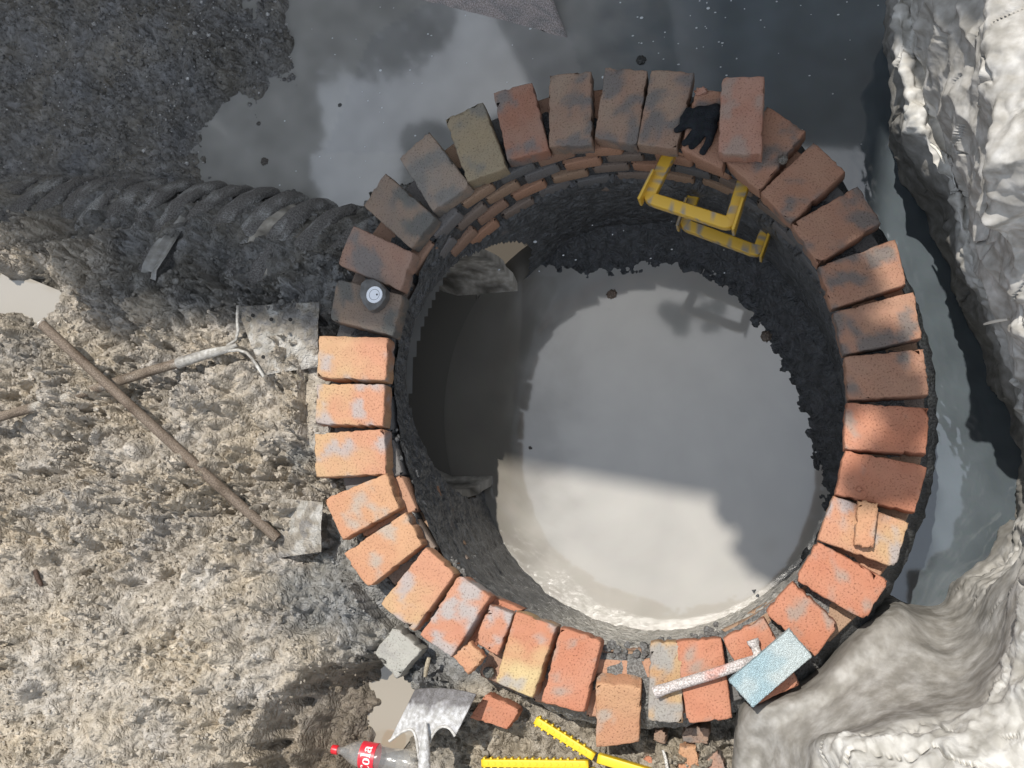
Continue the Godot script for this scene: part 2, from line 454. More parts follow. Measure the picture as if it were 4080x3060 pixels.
func build_ground() -> void:
	lay_out_ground()
	var s := Shape.new()
	var xs := []
	var gx := GX0
	while gx < 1.15:
		xs.append(gx)
		gx += 0.0056 if gx < -0.1 else 0.05
	var zs := []
	var gz := GZ0
	while gz < GZ0 + (GNZ - 2) * CELL:
		zs.append(gz)
		gz += 0.0056
	var nx := xs.size()
	var nz := zs.size()
	for x in xs:
		for z in zs:
			var h: float = ground_height(x, z)
			var tone := 1.0 + 0.22 * tone_noise.get_noise_2d(x * 90.0, z * 90.0) + 0.16 * tone_noise.get_noise_2d(x * 420.0, z * 420.0)
			var col := ground_colour(x, z) * tone
			var warm := tone_noise.get_noise_2d(x * 40.0 + 500.0, z * 40.0)
			col.r *= 1.0 + 0.05 * warm
			col.b *= 1.0 - 0.10 * warm
			col.a = 1.0
			s.add(Vector3(x, h, z), col)
	for i in nx - 1:
		for j in nz - 1:
			var a := i * nz + j
			var p := s.v[a]
			var t := atan2(p.z - RING.y, p.x - RING.x)
			if Vector2(p.x - RING.x, p.z - RING.y).length() < inner_radius(t) + 0.06:
				continue
			s.quad(a, a + 1, a + nz + 1, a + nz)
	# the ground goes on outside: up the sides of the pit, then level to the horizon
	var rim := []
	for i in range(0, nx - 1, 8):
		rim.append(s.v[i * nz])
	for j in range(0, nz - 1, 8):
		rim.append(s.v[(nx - 1) * nz + j])
	for i in range(nx - 1, 0, -8):
		rim.append(s.v[i * nz + nz - 1])
	for j in range(nz - 1, 0, -8):
		rim.append(s.v[j])
	var far := s.v.size()
	var middle := Vector3(-1.1, 0, -0.5)
	var loops := [[0.0, 0.0, 0.0], [0.25, 0.5, 0.25], [0.55, 0.5, 0.7], [1.4, 0.0, 0.78], [6.0, 0.0, 0.8], [90.0, 0.0, 0.8]]
	for l in loops:
		for p in rim:
			var out: Vector3 = (p - middle) * Vector3(1, 0, 1)
			var q: Vector3 = p + out.normalized() * l[0]
			if l[0] > 0.0:
				q.y = l[2] + 0.1 * bump_noise.get_noise_2d(q.x * 60.0, q.z * 60.0)
			s.add(q, Color(0.34, 0.30, 0.24))
	var m := rim.size()
	for l in loops.size() - 1:
		for k in m:
			var a := far + l * m + k
			var b := far + l * m + (k + 1) % m
			s.quad(a, b, b + m, a + m)
	s.upward()
	setting("ground", s.mesh(), mats.mud, "lumpy tan and dark wet mud round the brick ring")

func pool(outline: Array, y: float, col: Color, called: String, label: String) -> void:
	var s := Shape.new()
	var mid := Vector3.ZERO
	for p in outline:
		mid += p / outline.size()
	mid.y = y
	var m := s.add(mid, col)
	for p in outline:
		s.add(Vector3(p.x, y, p.z), col)
	for k in outline.size():
		s.tri(m, m + 1 + k, m + 1 + (k + 1) % outline.size())
	s.upward()
	setting(called, s.mesh(), mats.well_pond, label)

func build_water() -> void:
	# the flood round the ring: finer where a current ripples it on the right
	var s := Shape.new()
	var xs := []
	var x := -3.3
	while x < 0.95:
		xs.append(x)
		x += 0.014 if x < 0.22 else 0.0065
	var zs := []
	var z := -2.75
	while z < 0.3:
		zs.append(z)
		z += 0.014 if z < -1.45 else 0.0075
	var eye: Vector3 = Vector3(0.752, -0.500, -0.776)
	var sunk := PackedVector2Array()
	for p in [Vector3(-0.701, -0.500, -2.100), Vector3(-0.585, -0.500, -1.709), Vector3(-0.518, -0.500, -1.396), Vector3(-1.613, -0.500, -1.518), Vector3(-1.431, -0.500, -1.981), Vector3(-1.049, -0.500, -2.157)]:
		sunk.append(Vector2(p.x, p.z))
	for a in xs:
		for b in zs:
			var p := Vector3(a, OUTER_WATER, b)
			var muddy := smoothstep(-0.15, -0.95, a + 0.12 * bump_noise.get_noise_2d(a * 70.0, b * 70.0) + 0.18 * (b + 1.55))
			var col := Color(0.082, 0.098, 0.108).lerp(Color(0.27, 0.262, 0.245), muddy)
			if Geometry2D.is_point_in_polygon(Vector2(a, b), sunk):
				col = Color(0.24, 0.235, 0.225)       # the sunken board shows palely through
			col *= 1.0 + 0.18 * tone_noise.get_noise_2d(a * 60.0, b * 60.0)
			col.a = 1.0
			var d := Vector2(a - eye.x, b - eye.z)
			var zone := smoothstep(0.75, 0.2, d.length()) * smoothstep(0.18, 0.36, a + 0.05 * bump_noise.get_noise_2d(b * 80.0, 4.0))
			if zone > 0.0:
				var wob := 0.05 * bump_noise.get_noise_2d(a * 90.0, b * 60.0)
				p.y += zone * (0.00022 * sin((d.length() + wob) * 150.0) + 0.0011 * bump_noise.get_noise_2d(a * 400.0, b * 170.0))
			s.add(p, col)
	var nz := zs.size()
	for i in xs.size() - 1:
		for j in nz - 1:
			var t := atan2(zs[j] - RING.y, xs[i] - RING.x)
			if Vector2(xs[i] - RING.x, zs[j] - RING.y).length() < inner_radius(t) + 0.1:
				continue
			var a := i * nz + j
			s.quad(a, a + 1, a + nz + 1, a + nz)
	s.upward()
	setting("water", s.mesh(), mats.pond, "murky grey flood water round the outside of the brick ring")
	# inside the well
	var w := Shape.new()
	var n := 96
	var rings := 40
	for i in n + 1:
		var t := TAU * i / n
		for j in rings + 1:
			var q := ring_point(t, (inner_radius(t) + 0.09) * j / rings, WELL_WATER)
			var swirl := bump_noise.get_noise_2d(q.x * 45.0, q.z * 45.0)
			var out_of_shade := smoothstep(-1.0, -0.62, q.x + 0.10 * swirl + 0.25 * maxf(0.0, q.z + 0.35))  # left side painted darker for the shade of rim and pipe
			var col := Color(0.18, 0.166, 0.142).lerp(Color(0.39, 0.372, 0.34), out_of_shade) * (1.0 + 0.10 * swirl)
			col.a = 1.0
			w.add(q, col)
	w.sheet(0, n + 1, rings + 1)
	# and on into the pipe
	var b := w.v.size()
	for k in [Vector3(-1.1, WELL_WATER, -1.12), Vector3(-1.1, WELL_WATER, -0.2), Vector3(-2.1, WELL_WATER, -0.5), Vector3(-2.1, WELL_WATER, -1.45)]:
		w.add(k - Vector3(0, 0.002, 0), Color(0.15, 0.138, 0.118))  # pipe shade is put into this darker colour
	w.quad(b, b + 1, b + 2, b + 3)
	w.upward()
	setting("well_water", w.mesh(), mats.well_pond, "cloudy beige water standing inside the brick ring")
	pool([Vector3(-2.847, -0.150, -1.024), Vector3(-2.719, -0.150, -1.014), Vector3(-2.633, -0.150, -0.990), Vector3(-2.527, -0.150, -0.946), Vector3(-2.422, -0.150, -0.904), Vector3(-2.336, -0.150, -0.829), Vector3(-2.350, -0.150, -0.769), Vector3(-2.510, -0.150, -0.779), Vector3(-2.614, -0.150, -0.802), Vector3(-2.700, -0.150, -0.834), Vector3(-2.827, -0.150, -0.842)], -0.150, Color(0.31, 0.285, 0.24), "puddle", "small milky puddle in the tan mud at the far left")
	pool([Vector3(-1.297, -0.300, 0.390), Vector3(-1.232, -0.300, 0.373), Vector3(-1.151, -0.300, 0.393), Vector3(-1.102, -0.300, 0.427), Vector3(-1.078, -0.300, 0.498), Vector3(-1.115, -0.300, 0.585), Vector3(-1.162, -0.300, 0.644), Vector3(-1.241, -0.300, 0.662), Vector3(-1.290, -0.300, 0.622), Vector3(-1.310, -0.300, 0.507)], -0.3, Color(0.29, 0.25, 0.19), "puddle", "small brown puddle beside the shovel below the ring")

# ------------------------------------------------------------------ the clay bank on the right
func build_bank() -> void:
	# columns run along the bank from the far end round to the near end; in each: lip, ledge, face, crest, top
	var lip: Array = [Vector3(0.431, -0.050, -1.709), Vector3(0.424, -0.050, -1.517), Vector3(0.425, -0.050, -1.328), Vector3(0.441, -0.050, -1.199), Vector3(0.487, -0.060, -1.093), Vector3(0.537, -0.070, -0.995), Vector3(0.551, -0.090, -0.871), Vector3(0.579, -0.120, -0.777), Vector3(0.619, -0.180, -0.675), Vector3(0.655, -0.200, -0.543), Vector3(0.704, -0.220, -0.411), Vector3(0.733, -0.250, -0.283), Vector3(0.724, -0.300, -0.130), Vector3(0.657, -0.380, 0.013), Vector3(0.555, -0.400, 0.107), Vector3(0.499, -0.380, 0.176), Vector3(0.412, -0.320, 0.182), Vector3(0.339, -0.220, 0.158), Vector3(0.267, -0.140, 0.198), Vector3(0.194, -0.090, 0.259), Vector3(0.110, -0.050, 0.351), Vector3(0.019, -0.030, 0.389), Vector3(-0.073, -0.050, 0.420), Vector3(-0.109, -0.120, 0.518), Vector3(-0.144, -0.180, 0.716)]
	var ledge: Array = [Vector3(0.474, -0.020, -1.682), Vector3(0.468, -0.020, -1.486), Vector3(0.478, -0.020, -1.299), Vector3(0.505, -0.020, -1.170), Vector3(0.533, -0.030, -1.062), Vector3(0.569, -0.040, -0.947), Vector3(0.579, -0.050, -0.842), Vector3(0.600, -0.070, -0.754), Vector3(0.624, -0.100, -0.655), Vector3(0.653, -0.120, -0.527), Vector3(0.703, -0.160, -0.402), Vector3(0.734, -0.200, -0.277), Vector3(0.721, -0.220, -0.120), Vector3(0.665, -0.280, 0.019), Vector3(0.571, -0.260, 0.109), Vector3(0.511, -0.200, 0.206), Vector3(0.440, -0.140, 0.251), Vector3(0.374, -0.080, 0.248), Vector3(0.309, -0.030, 0.280), Vector3(0.241, 0.000, 0.319), Vector3(0.154, 0.040, 0.391), Vector3(0.073, 0.040, 0.429), Vector3(0.003, 0.020, 0.470), Vector3(-0.036, -0.040, 0.541), Vector3(-0.067, -0.080, 0.698)]
	var face: Array = [Vector3(0.461, 0.200, -1.548), Vector3(0.466, 0.200, -1.367), Vector3(0.471, 0.200, -1.203), Vector3(0.491, 0.200, -1.089), Vector3(0.512, 0.180, -0.984), Vector3(0.543, 0.160, -0.886), Vector3(0.556, 0.140, -0.789), Vector3(0.575, 0.120, -0.707), Vector3(0.604, 0.080, -0.618), Vector3(0.630, 0.050, -0.500), Vector3(0.692, -0.050, -0.392), Vector3(0.719, -0.080, -0.266), Vector3(0.708, -0.100, -0.114), Vector3(0.656, -0.140, 0.024), Vector3(0.575, -0.060, 0.118), Vector3(0.527, 0.000, 0.236), Vector3(0.472, 0.040, 0.290), Vector3(0.421, 0.080, 0.320), Vector3(0.350, 0.120, 0.347), Vector3(0.282, 0.140, 0.379), Vector3(0.220, 0.160, 0.410), Vector3(0.144, 0.150, 0.448), Vector3(0.068, 0.130, 0.477), Vector3(0.033, 0.090, 0.531), Vector3(0.004, 0.060, 0.669)]
	var crest: Array = [Vector3(0.520, 0.480, -1.373), Vector3(0.517, 0.480, -1.209), Vector3(0.513, 0.460, -1.082), Vector3(0.516, 0.440, -0.969), Vector3(0.519, 0.420, -0.884), Vector3(0.529, 0.380, -0.820), Vector3(0.542, 0.340, -0.725), Vector3(0.580, 0.240, -0.678), Vector3(0.615, 0.160, -0.603), Vector3(0.641, 0.100, -0.496), Vector3(0.696, 0.020, -0.387), Vector3(0.717, 0.000, -0.257), Vector3(0.701, 0.000, -0.110), Vector3(0.631, 0.040, 0.028), Vector3(0.560, 0.180, 0.124), Vector3(0.519, 0.240, 0.242), Vector3(0.481, 0.280, 0.299), Vector3(0.453, 0.300, 0.345), Vector3(0.405, 0.320, 0.369), Vector3(0.350, 0.330, 0.386), Vector3(0.276, 0.340, 0.398), Vector3(0.203, 0.330, 0.423), Vector3(0.132, 0.300, 0.442), Vector3(0.093, 0.260, 0.503), Vector3(0.056, 0.220, 0.646)]
	var top: Array = [Vector3(0.560, 0.620, -1.285), Vector3(0.548, 0.620, -1.134), Vector3(0.525, 0.640, -1.009), Vector3(0.494, 0.660, -0.900), Vector3(0.478, 0.660, -0.800), Vector3(0.490, 0.620, -0.743), Vector3(0.534, 0.500, -0.689), Vector3(0.576, 0.400, -0.642), Vector3(0.618, 0.300, -0.578), Vector3(0.639, 0.240, -0.478), Vector3(0.696, 0.140, -0.380), Vector3(0.721, 0.120, -0.256), Vector3(0.708, 0.120, -0.110), Vector3(0.646, 0.200, 0.021), Vector3(0.554, 0.420, 0.116), Vector3(0.528, 0.450, 0.237), Vector3(0.505, 0.480, 0.325), Vector3(0.483, 0.500, 0.376), Vector3(0.455, 0.520, 0.409), Vector3(0.414, 0.540, 0.442), Vector3(0.351, 0.550, 0.470), Vector3(0.281, 0.550, 0.500), Vector3(0.221, 0.530, 0.527), Vector3(0.177, 0.500, 0.573), Vector3(0.147, 0.480, 0.662)]
	var rows := [[], lip, ledge, face, crest, top, [], []]
	var n := lip.size()
	for i in n:
		var away: Vector3 = (lip[mini(i + 1, n - 1)] - lip[maxi(i - 1, 0)]).cross(Vector3.UP)
		away.y = 0.0
		away = away.normalized()                      # away from the pit
		if away.x < -0.2 and i < 13:
			away = -away
		if i >= 13 and away.dot(Vector3(0.7, 0, 0.7)) < 0.0:
			away = -away
		rows[0].append(lip[i] + away * (0.04 if i < 13 else -0.01) + Vector3(0, -0.5, 0))
		rows[6].append(top[i] + away * 0.3 + Vector3(0, 0.1, 0))
		rows[7].append(top[i] + away * 0.9 + Vector3(0, 0.13, 0))
	var s := Shape.new()
	var nu := 820
	var nv := 210
	for a in nu:
		var u := (n - 1) * float(a) / (nu - 1)
		for b in nv:
			var w := 7.0 * float(b) / (nv - 1)
			var p := patch(rows, u, w)
			s.add(p, Color.WHITE)
	var base := s.v.duplicate()
	var mid_at := (nu / 3) * nv + nv / 2
	var facing := 1.0 if (base[mid_at + 1] - base[mid_at - 1]).cross(base[mid_at + nv] - base[mid_at - nv]).y > 0.0 else -1.0
	for a in nu:
		var u := (n - 1) * float(a) / (nu - 1)
		for b in nv:
			var w := 7.0 * float(b) / (nv - 1)
			var at := a * nv + b
			var p := base[at]
			var du := base[mini(a + 1, nu - 1) * nv + b] - base[maxi(a - 1, 0) * nv + b]
			var dv := base[a * nv + mini(b + 1, nv - 1)] - base[a * nv + maxi(b - 1, 0)]
			var nn := dv.cross(du).normalized() * facing
			var near := smoothstep(12.0, 15.5, u)          # 0 on the tall right bank, 1 on the near slope
			var white := smoothstep(3.8, 4.15, w + 0.25 * bump_noise.get_noise_3d(p.x * 90.0, p.y * 90.0, p.z * 90.0)) if near > 0.0 else 0.0
			var wet := near * (1.0 - white)
			var slab := crack_noise.get_noise_3d(p.x * 5.0, p.y * 5.0, p.z * 5.0)
			var slab2 := crack_noise.get_noise_3d(p.x * 11.0 + 40.0, p.y * 11.0, p.z * 11.0)
			var lumps := -clod_noise.get_noise_3d(p.x * 15.0, p.y * 15.0, p.z * 15.0)
			var fine := -clod_noise.get_noise_3d(p.x * 55.0, p.y * 55.0, p.z * 55.0)
			var big := bump_noise.get_noise_3d(p.x * 28.0, p.y * 28.0, p.z * 28.0)
			var grain := bump_noise.get_noise_3d(p.x * 180.0, p.y * 180.0, p.z * 180.0)
			var ledgy := smoothstep(0.9, 1.05, w) * smoothstep(2.6, 1.9, w) * (1.0 - near)
			var top_white := maxf(white, smoothstep(4.0, 4.6, w) * (1.0 - near))
			var q1 := absf(billow.get_noise_3d(p.x * 3.4, p.y * 3.4, p.z * 3.4))
			var q2 := absf(billow.get_noise_3d(p.x * 8.0 + 7.0, p.y * 8.0, p.z * 8.0))
			var q3 := absf(billow.get_noise_3d(p.x * 19.0, p.y * 19.0 + 3.0, p.z * 19.0))
			var dry := 1.0 - wet
			var push := 0.016 * big + dry * (0.045 * (0.3 - q1) + 0.016 * (0.3 - q2) + 0.003 * (q3 - 0.3) + 0.003 * grain)
			push += ledgy * (0.012 * (lumps - 0.4) + 0.010 * (q3 - 0.3) + 0.004 * (fine - 0.4)) + top_white * (0.004 * (q3 - 0.3) - 0.006 * smoothstep(0.5, 0.75, 1.0 - fine) * smoothstep(0.1, 0.4, big))
			var gap := bump_noise.get_noise_3d(p.x * 40.0, p.z * 40.0, p.y * 40.0)
			push -= 0.022 * smoothstep(0.045, 0.0, absf(slab)) * smoothstep(-0.05, 0.25, gap) * (1.0 - wet)
			var col := Color(0.50, 0.485, 0.46)
			col = col.lerp(Color(0.39, 0.375, 0.35), near * (1.0 - white))
			col = col.lerp(Color(0.66, 0.645, 0.61), white * near)
			col = col.lerp(Color(0.68, 0.665, 0.63), ledgy * 0.8)
			if near < 1.0:
				col = col.lerp(Color(0.30, 0.29, 0.27), smoothstep(1.25, 0.7, w) * (1.0 - near))
			else:
				col = col.lerp(Color(0.26, 0.245, 0.22), smoothstep(1.6, 0.9, w) * 0.7)
			col *= 1.0 + 0.14 * tone_noise.get_noise_3d(p.x * 130.0, p.y * 130.0, p.z * 130.0) + 0.10 * tone_noise.get_noise_3d(p.x * 600.0, p.y * 600.0, p.z * 600.0)
			col.a = 1.0
			s.v[at] = p + nn * push
			s.c[at] = col
	s.sheet(0, nu, nv)
	var flip := 0.0
	for k in range(0, s.ix.size(), 999):
		flip += (s.v[s.ix[k + 2]] - s.v[s.ix[k]]).cross(s.v[s.ix[k + 1]] - s.v[s.ix[k]]).y
	if flip < 0.0:
		s.ix.reverse()
	setting("clay_bank", s.mesh(), mats.clay, "pale dry clay bank of the pit at the right, cracked and crumbling")
	# three bare roots stick out of the bank
	var roots := [
		[Vector3(0.580, 0.000, -0.582), Vector3(0.583, 0.060, -0.573), Vector3(0.596, 0.100, -0.568), Vector3(0.610, 0.120, -0.565)],
		[Vector3(0.613, 0.100, -0.624), Vector3(0.619, 0.140, -0.619), Vector3(0.631, 0.200, -0.602), Vector3(0.654, 0.220, -0.592)],
		[Vector3(0.478, 0.030, -1.087), Vector3(0.489, 0.050, -1.064), Vector3(0.496, 0.070, -1.034), Vector3(0.505, 0.050, -1.022)]]
	var said := ["bare white root sticking out of the clay bank over the water", "bare white root in the clay bank at the right edge of the photo", "thin pale root curling over the sunlit edge of the clay bank"]
	for k in 3:
		var r := Shape.new()
		r.tube(roots[k], [0.003, 0.0045, 0.004, 0.003], 7)
		solo("root", r.mesh(), mats.root, said[k], "root")

func patch(rows: Array, u: float, w: float) -> Vector3:
	var n: int = rows[0].size()
	var j := clampi(int(w), 0, rows.size() - 2)
	var f := w - j
	var out := []
	for r in [j - 1, j, j + 1, j + 2]:
		var row: Array = rows[clampi(r, 0, rows.size() - 1)]
		var i := clampi(int(u), 0, n - 2)
		var t := u - i
		var p0: Vector3 = row[maxi(i - 1, 0)]
		var p1: Vector3 = row[i]
		var p2: Vector3 = row[i + 1]
		var p3: Vector3 = row[mini(i + 2, n - 1)]
		out.append(p1.cubic_interpolate(p2, p0, p3, t))
	return out[1].cubic_interpolate(out[2], out[0], out[3], f)

# ------------------------------------------------------------------ bricks
var looks := {
	# base colour, second colour, stain colour, how much stain
	"O": [Color(0.42, 0.175, 0.105), Color(0.44, 0.21, 0.135), Color(0.30, 0.24, 0.20), 0.28],
	"L": [Color(0.45, 0.23, 0.145), Color(0.45, 0.295, 0.17), Color(0.34, 0.31, 0.30), 0.45],
	"T": [Color(0.46, 0.265, 0.155), Color(0.45, 0.235, 0.14), Color(0.36, 0.31, 0.26), 0.30],
	"M": [Color(0.44, 0.225, 0.145), Color(0.42, 0.19, 0.12), Color(0.34, 0.325, 0.315), 0.75],
	"YL": [Color(0.42, 0.19, 0.115), Color(0.49, 0.375, 0.2), Color(0.32, 0.30, 0.28), 0.25],
	"C": [Color(0.40, 0.24, 0.13), Color(0.42, 0.30, 0.17), Color(0.27, 0.27, 0.26), 1.15],
	"S": [Color(0.335, 0.18, 0.12), Color(0.35, 0.205, 0.14), Color(0.15, 0.14, 0.13), 0.48],
	"R": [Color(0.31, 0.155, 0.105), Color(0.31, 0.20, 0.15), Color(0.18, 0.165, 0.155), 0.5],
	"B": [Color(0.28, 0.18, 0.13), Color(0.29, 0.215, 0.16), Color(0.15, 0.14, 0.132), 0.7],
	"P": [Color(0.34, 0.205, 0.15), Color(0.31, 0.22, 0.175), Color(0.19, 0.18, 0.17), 0.55],
	"Y": [Color(0.29, 0.235, 0.16), Color(0.31, 0.24, 0.15), Color(0.19, 0.18, 0.155), 0.6],
	"G": [Color(0.26, 0.22, 0.185), Color(0.31, 0.225, 0.165), Color(0.19, 0.18, 0.165), 0.8],
	"D": [Color(0.23, 0.18, 0.145), Color(0.28, 0.20, 0.145), Color(0.125, 0.128, 0.12), 0.9],
	"E": [Color(0.37, 0.19, 0.135), Color(0.39, 0.23, 0.17), Color(0.33, 0.25, 0.205), 0.55],
}

func brick_colour(look: String, p: Vector3, u: float, salt: float) -> Color:
	var l: Array = looks[look]
	var a := bump_noise.get_noise_3d(p.x * 70.0 + salt, p.y * 70.0, p.z * 70.0)
	var b := bump_noise.get_noise_3d(p.x * 85.0, p.y * 85.0 + salt, p.z * 85.0)
	var f := tone_noise.get_noise_3d(p.x * 250.0, p.y * 250.0, p.z * 250.0 + salt)
	var col: Color = l[0]
	var end := u if look == "YL" or look == "L" or look == "T" else 0.5
	col = col.lerp(l[1], clampf(0.4 + 0.9 * a + (end - 0.5) * 1.5, 0.0, 1.0))
	var st := smoothstep(0.36, 0.60, 0.42 * float(l[3]) + 0.75 * b + 0.06 * f + 0.1)
	col = col.lerp(l[2], st * 0.85)
	return col * (1.0 + 0.07 * f)

func brick_mesh(q: Array, thick: float, look: String, salt: float, centre: Vector3, broken := 0.0, nu := 22, nv := 13) -> ArrayMesh:
	# q: four corners of the top (outer left, outer right, inner right, inner left); a worn block with rounded, chipped edges
	var s := Shape.new()
	var len_u := ((q[0] - q[3]) as Vector3).length()
	var len_v := ((q[0] - q[1]) as Vector3).length()
	var us := [0.0]
	var vs := [0.0]
	for i in nu - 2:
		us.append(lerpf(0.0042 / len_u, 1.0 - 0.0042 / len_u, float(i) / (nu - 3)))
	us.append(1.0)
	for j in nv - 2:
		vs.append(lerpf(0.0042 / len_v, 1.0 - 0.0042 / len_v, float(j) / (nv - 3)))
	vs.append(1.0)
	var up: Vector3 = ((q[1] - q[0]) as Vector3).cross(q[3] - q[0]).normalized()
	if up.y < 0.0:
		up = -up
	for i in nu:
		for j in nv:
			var u: float = us[i]
			var w: float = vs[j]
			var p: Vector3 = (q[3] as Vector3).lerp(q[0], u).lerp((q[2] as Vector3).lerp(q[1], u), w)
			var edge_u := minf(u, 1.0 - u) * len_u
			var edge_v := minf(w, 1.0 - w) * len_v
			var edge := minf(edge_u, edge_v)
			var n1 := bump_noise.get_noise_3d(p.x * 260.0 + salt, p.y * 200.0, p.z * 260.0)
			var n2 := bump_noise.get_noise_3d(p.x * 700.0, p.y * 700.0 + salt, p.z * 700.0)
			var inward := (centre - p) * Vector3(1, 0, 1)
			inward = inward.normalized()
			var chip := maxf(0.0, bump_noise.get_noise_3d(p.x * 330.0 + salt * 3.0, 7.0, p.z * 330.0) - 0.22) * 0.03
			if edge < 0.001:
				p += inward * (0.0008 + 0.0022 * n2 + chip + broken * maxf(0.0, n1 + 0.15) * 0.12)
				p -= up * (0.0024 + 0.0015 * n2 + chip * 0.8)
			elif edge < 0.012:
				p -= up * (chip * 0.6)
			if edge_u < 0.012 and edge_v < 0.012:
				p += inward * 0.0022
			p += up * (0.0018 * n1 + 0.0005 * n2)
			s.add(p, brick_colour(look, p, u, salt))
	s.sheet(0, nu, nv)
	var loop := []
	for j in nv:
		loop.append(j)
	for i in range(1, nu):
		loop.append(i * nv + nv - 1)
	for j in range(nv - 2, -1, -1):
		loop.append((nu - 1) * nv + j)
	for i in range(nu - 2, 0, -1):
		loop.append(i * nv)
	var prev := loop
	for d in [0.12, 0.5, 0.9, 1.0]:
		var now := []
		for k in loop.size():
			var p: Vector3 = s.v[loop[k]]
			var n2 := bump_noise.get_noise_3d(p.x * 400.0, d * 40.0 + salt, p.z * 400.0)
			var inward := ((centre - p) * Vector3(1, 0, 1)).normalized()
			p -= up * thick * d
			p += inward * (0.0025 * n2 - (0.0015 if d < 0.95 else -0.003))
			now.append(s.add(p, brick_colour(look, p, 0.5, salt)))
		for k in loop.size():
			var k2 := (k + 1) % loop.size()
			s.quad(prev[k], prev[k2], now[k2], now[k])
		prev = now
	var c := s.add(centre - up * thick, Color(0.3, 0.18, 0.1))
	for k in prev.size():
		s.tri(c, prev[k], prev[(k + 1) % prev.size()])
	var mid := centre - up * thick * 0.5
	s.outward(mid)
	for k in s.v.size():
		s.v[k] -= mid
	return s.mesh()

func middle(q: Array) -> Vector3:
	return (q[0] + q[1] + q[2] + q[3]) * 0.25

func lay_brick(called: String, q: Array, thick: float, look: String, salt: float, parent: Node3D, broken := 0.0) -> MeshInstance3D:
	var up: Vector3 = ((q[1] - q[0]) as Vector3).cross(q[3] - q[0]).normalized()
	if up.y < 0.0:
		up = -up
	var c := middle(q)
	var o := piece(called, brick_mesh(q, thick, look, salt, c, broken), mats.brick, parent, c - up * thick * 0.5)
	if parent != self:
		o.position -= parent.position
	return o

func loose_brick(called: String, q: Array, thick: float, look: String, salt: float, label: String, category: String, broken := 0.0, group := "") -> void:
	var o := lay_brick(numbered(called), q, thick, look, salt, self, broken)
	o.set_meta("label", label)
	o.set_meta("category", category)
	if group:
		o.set_meta("group", group)

const PIPE_Z := -0.64
const PIPE_Y := -0.64
const PIPE_R := 0.465

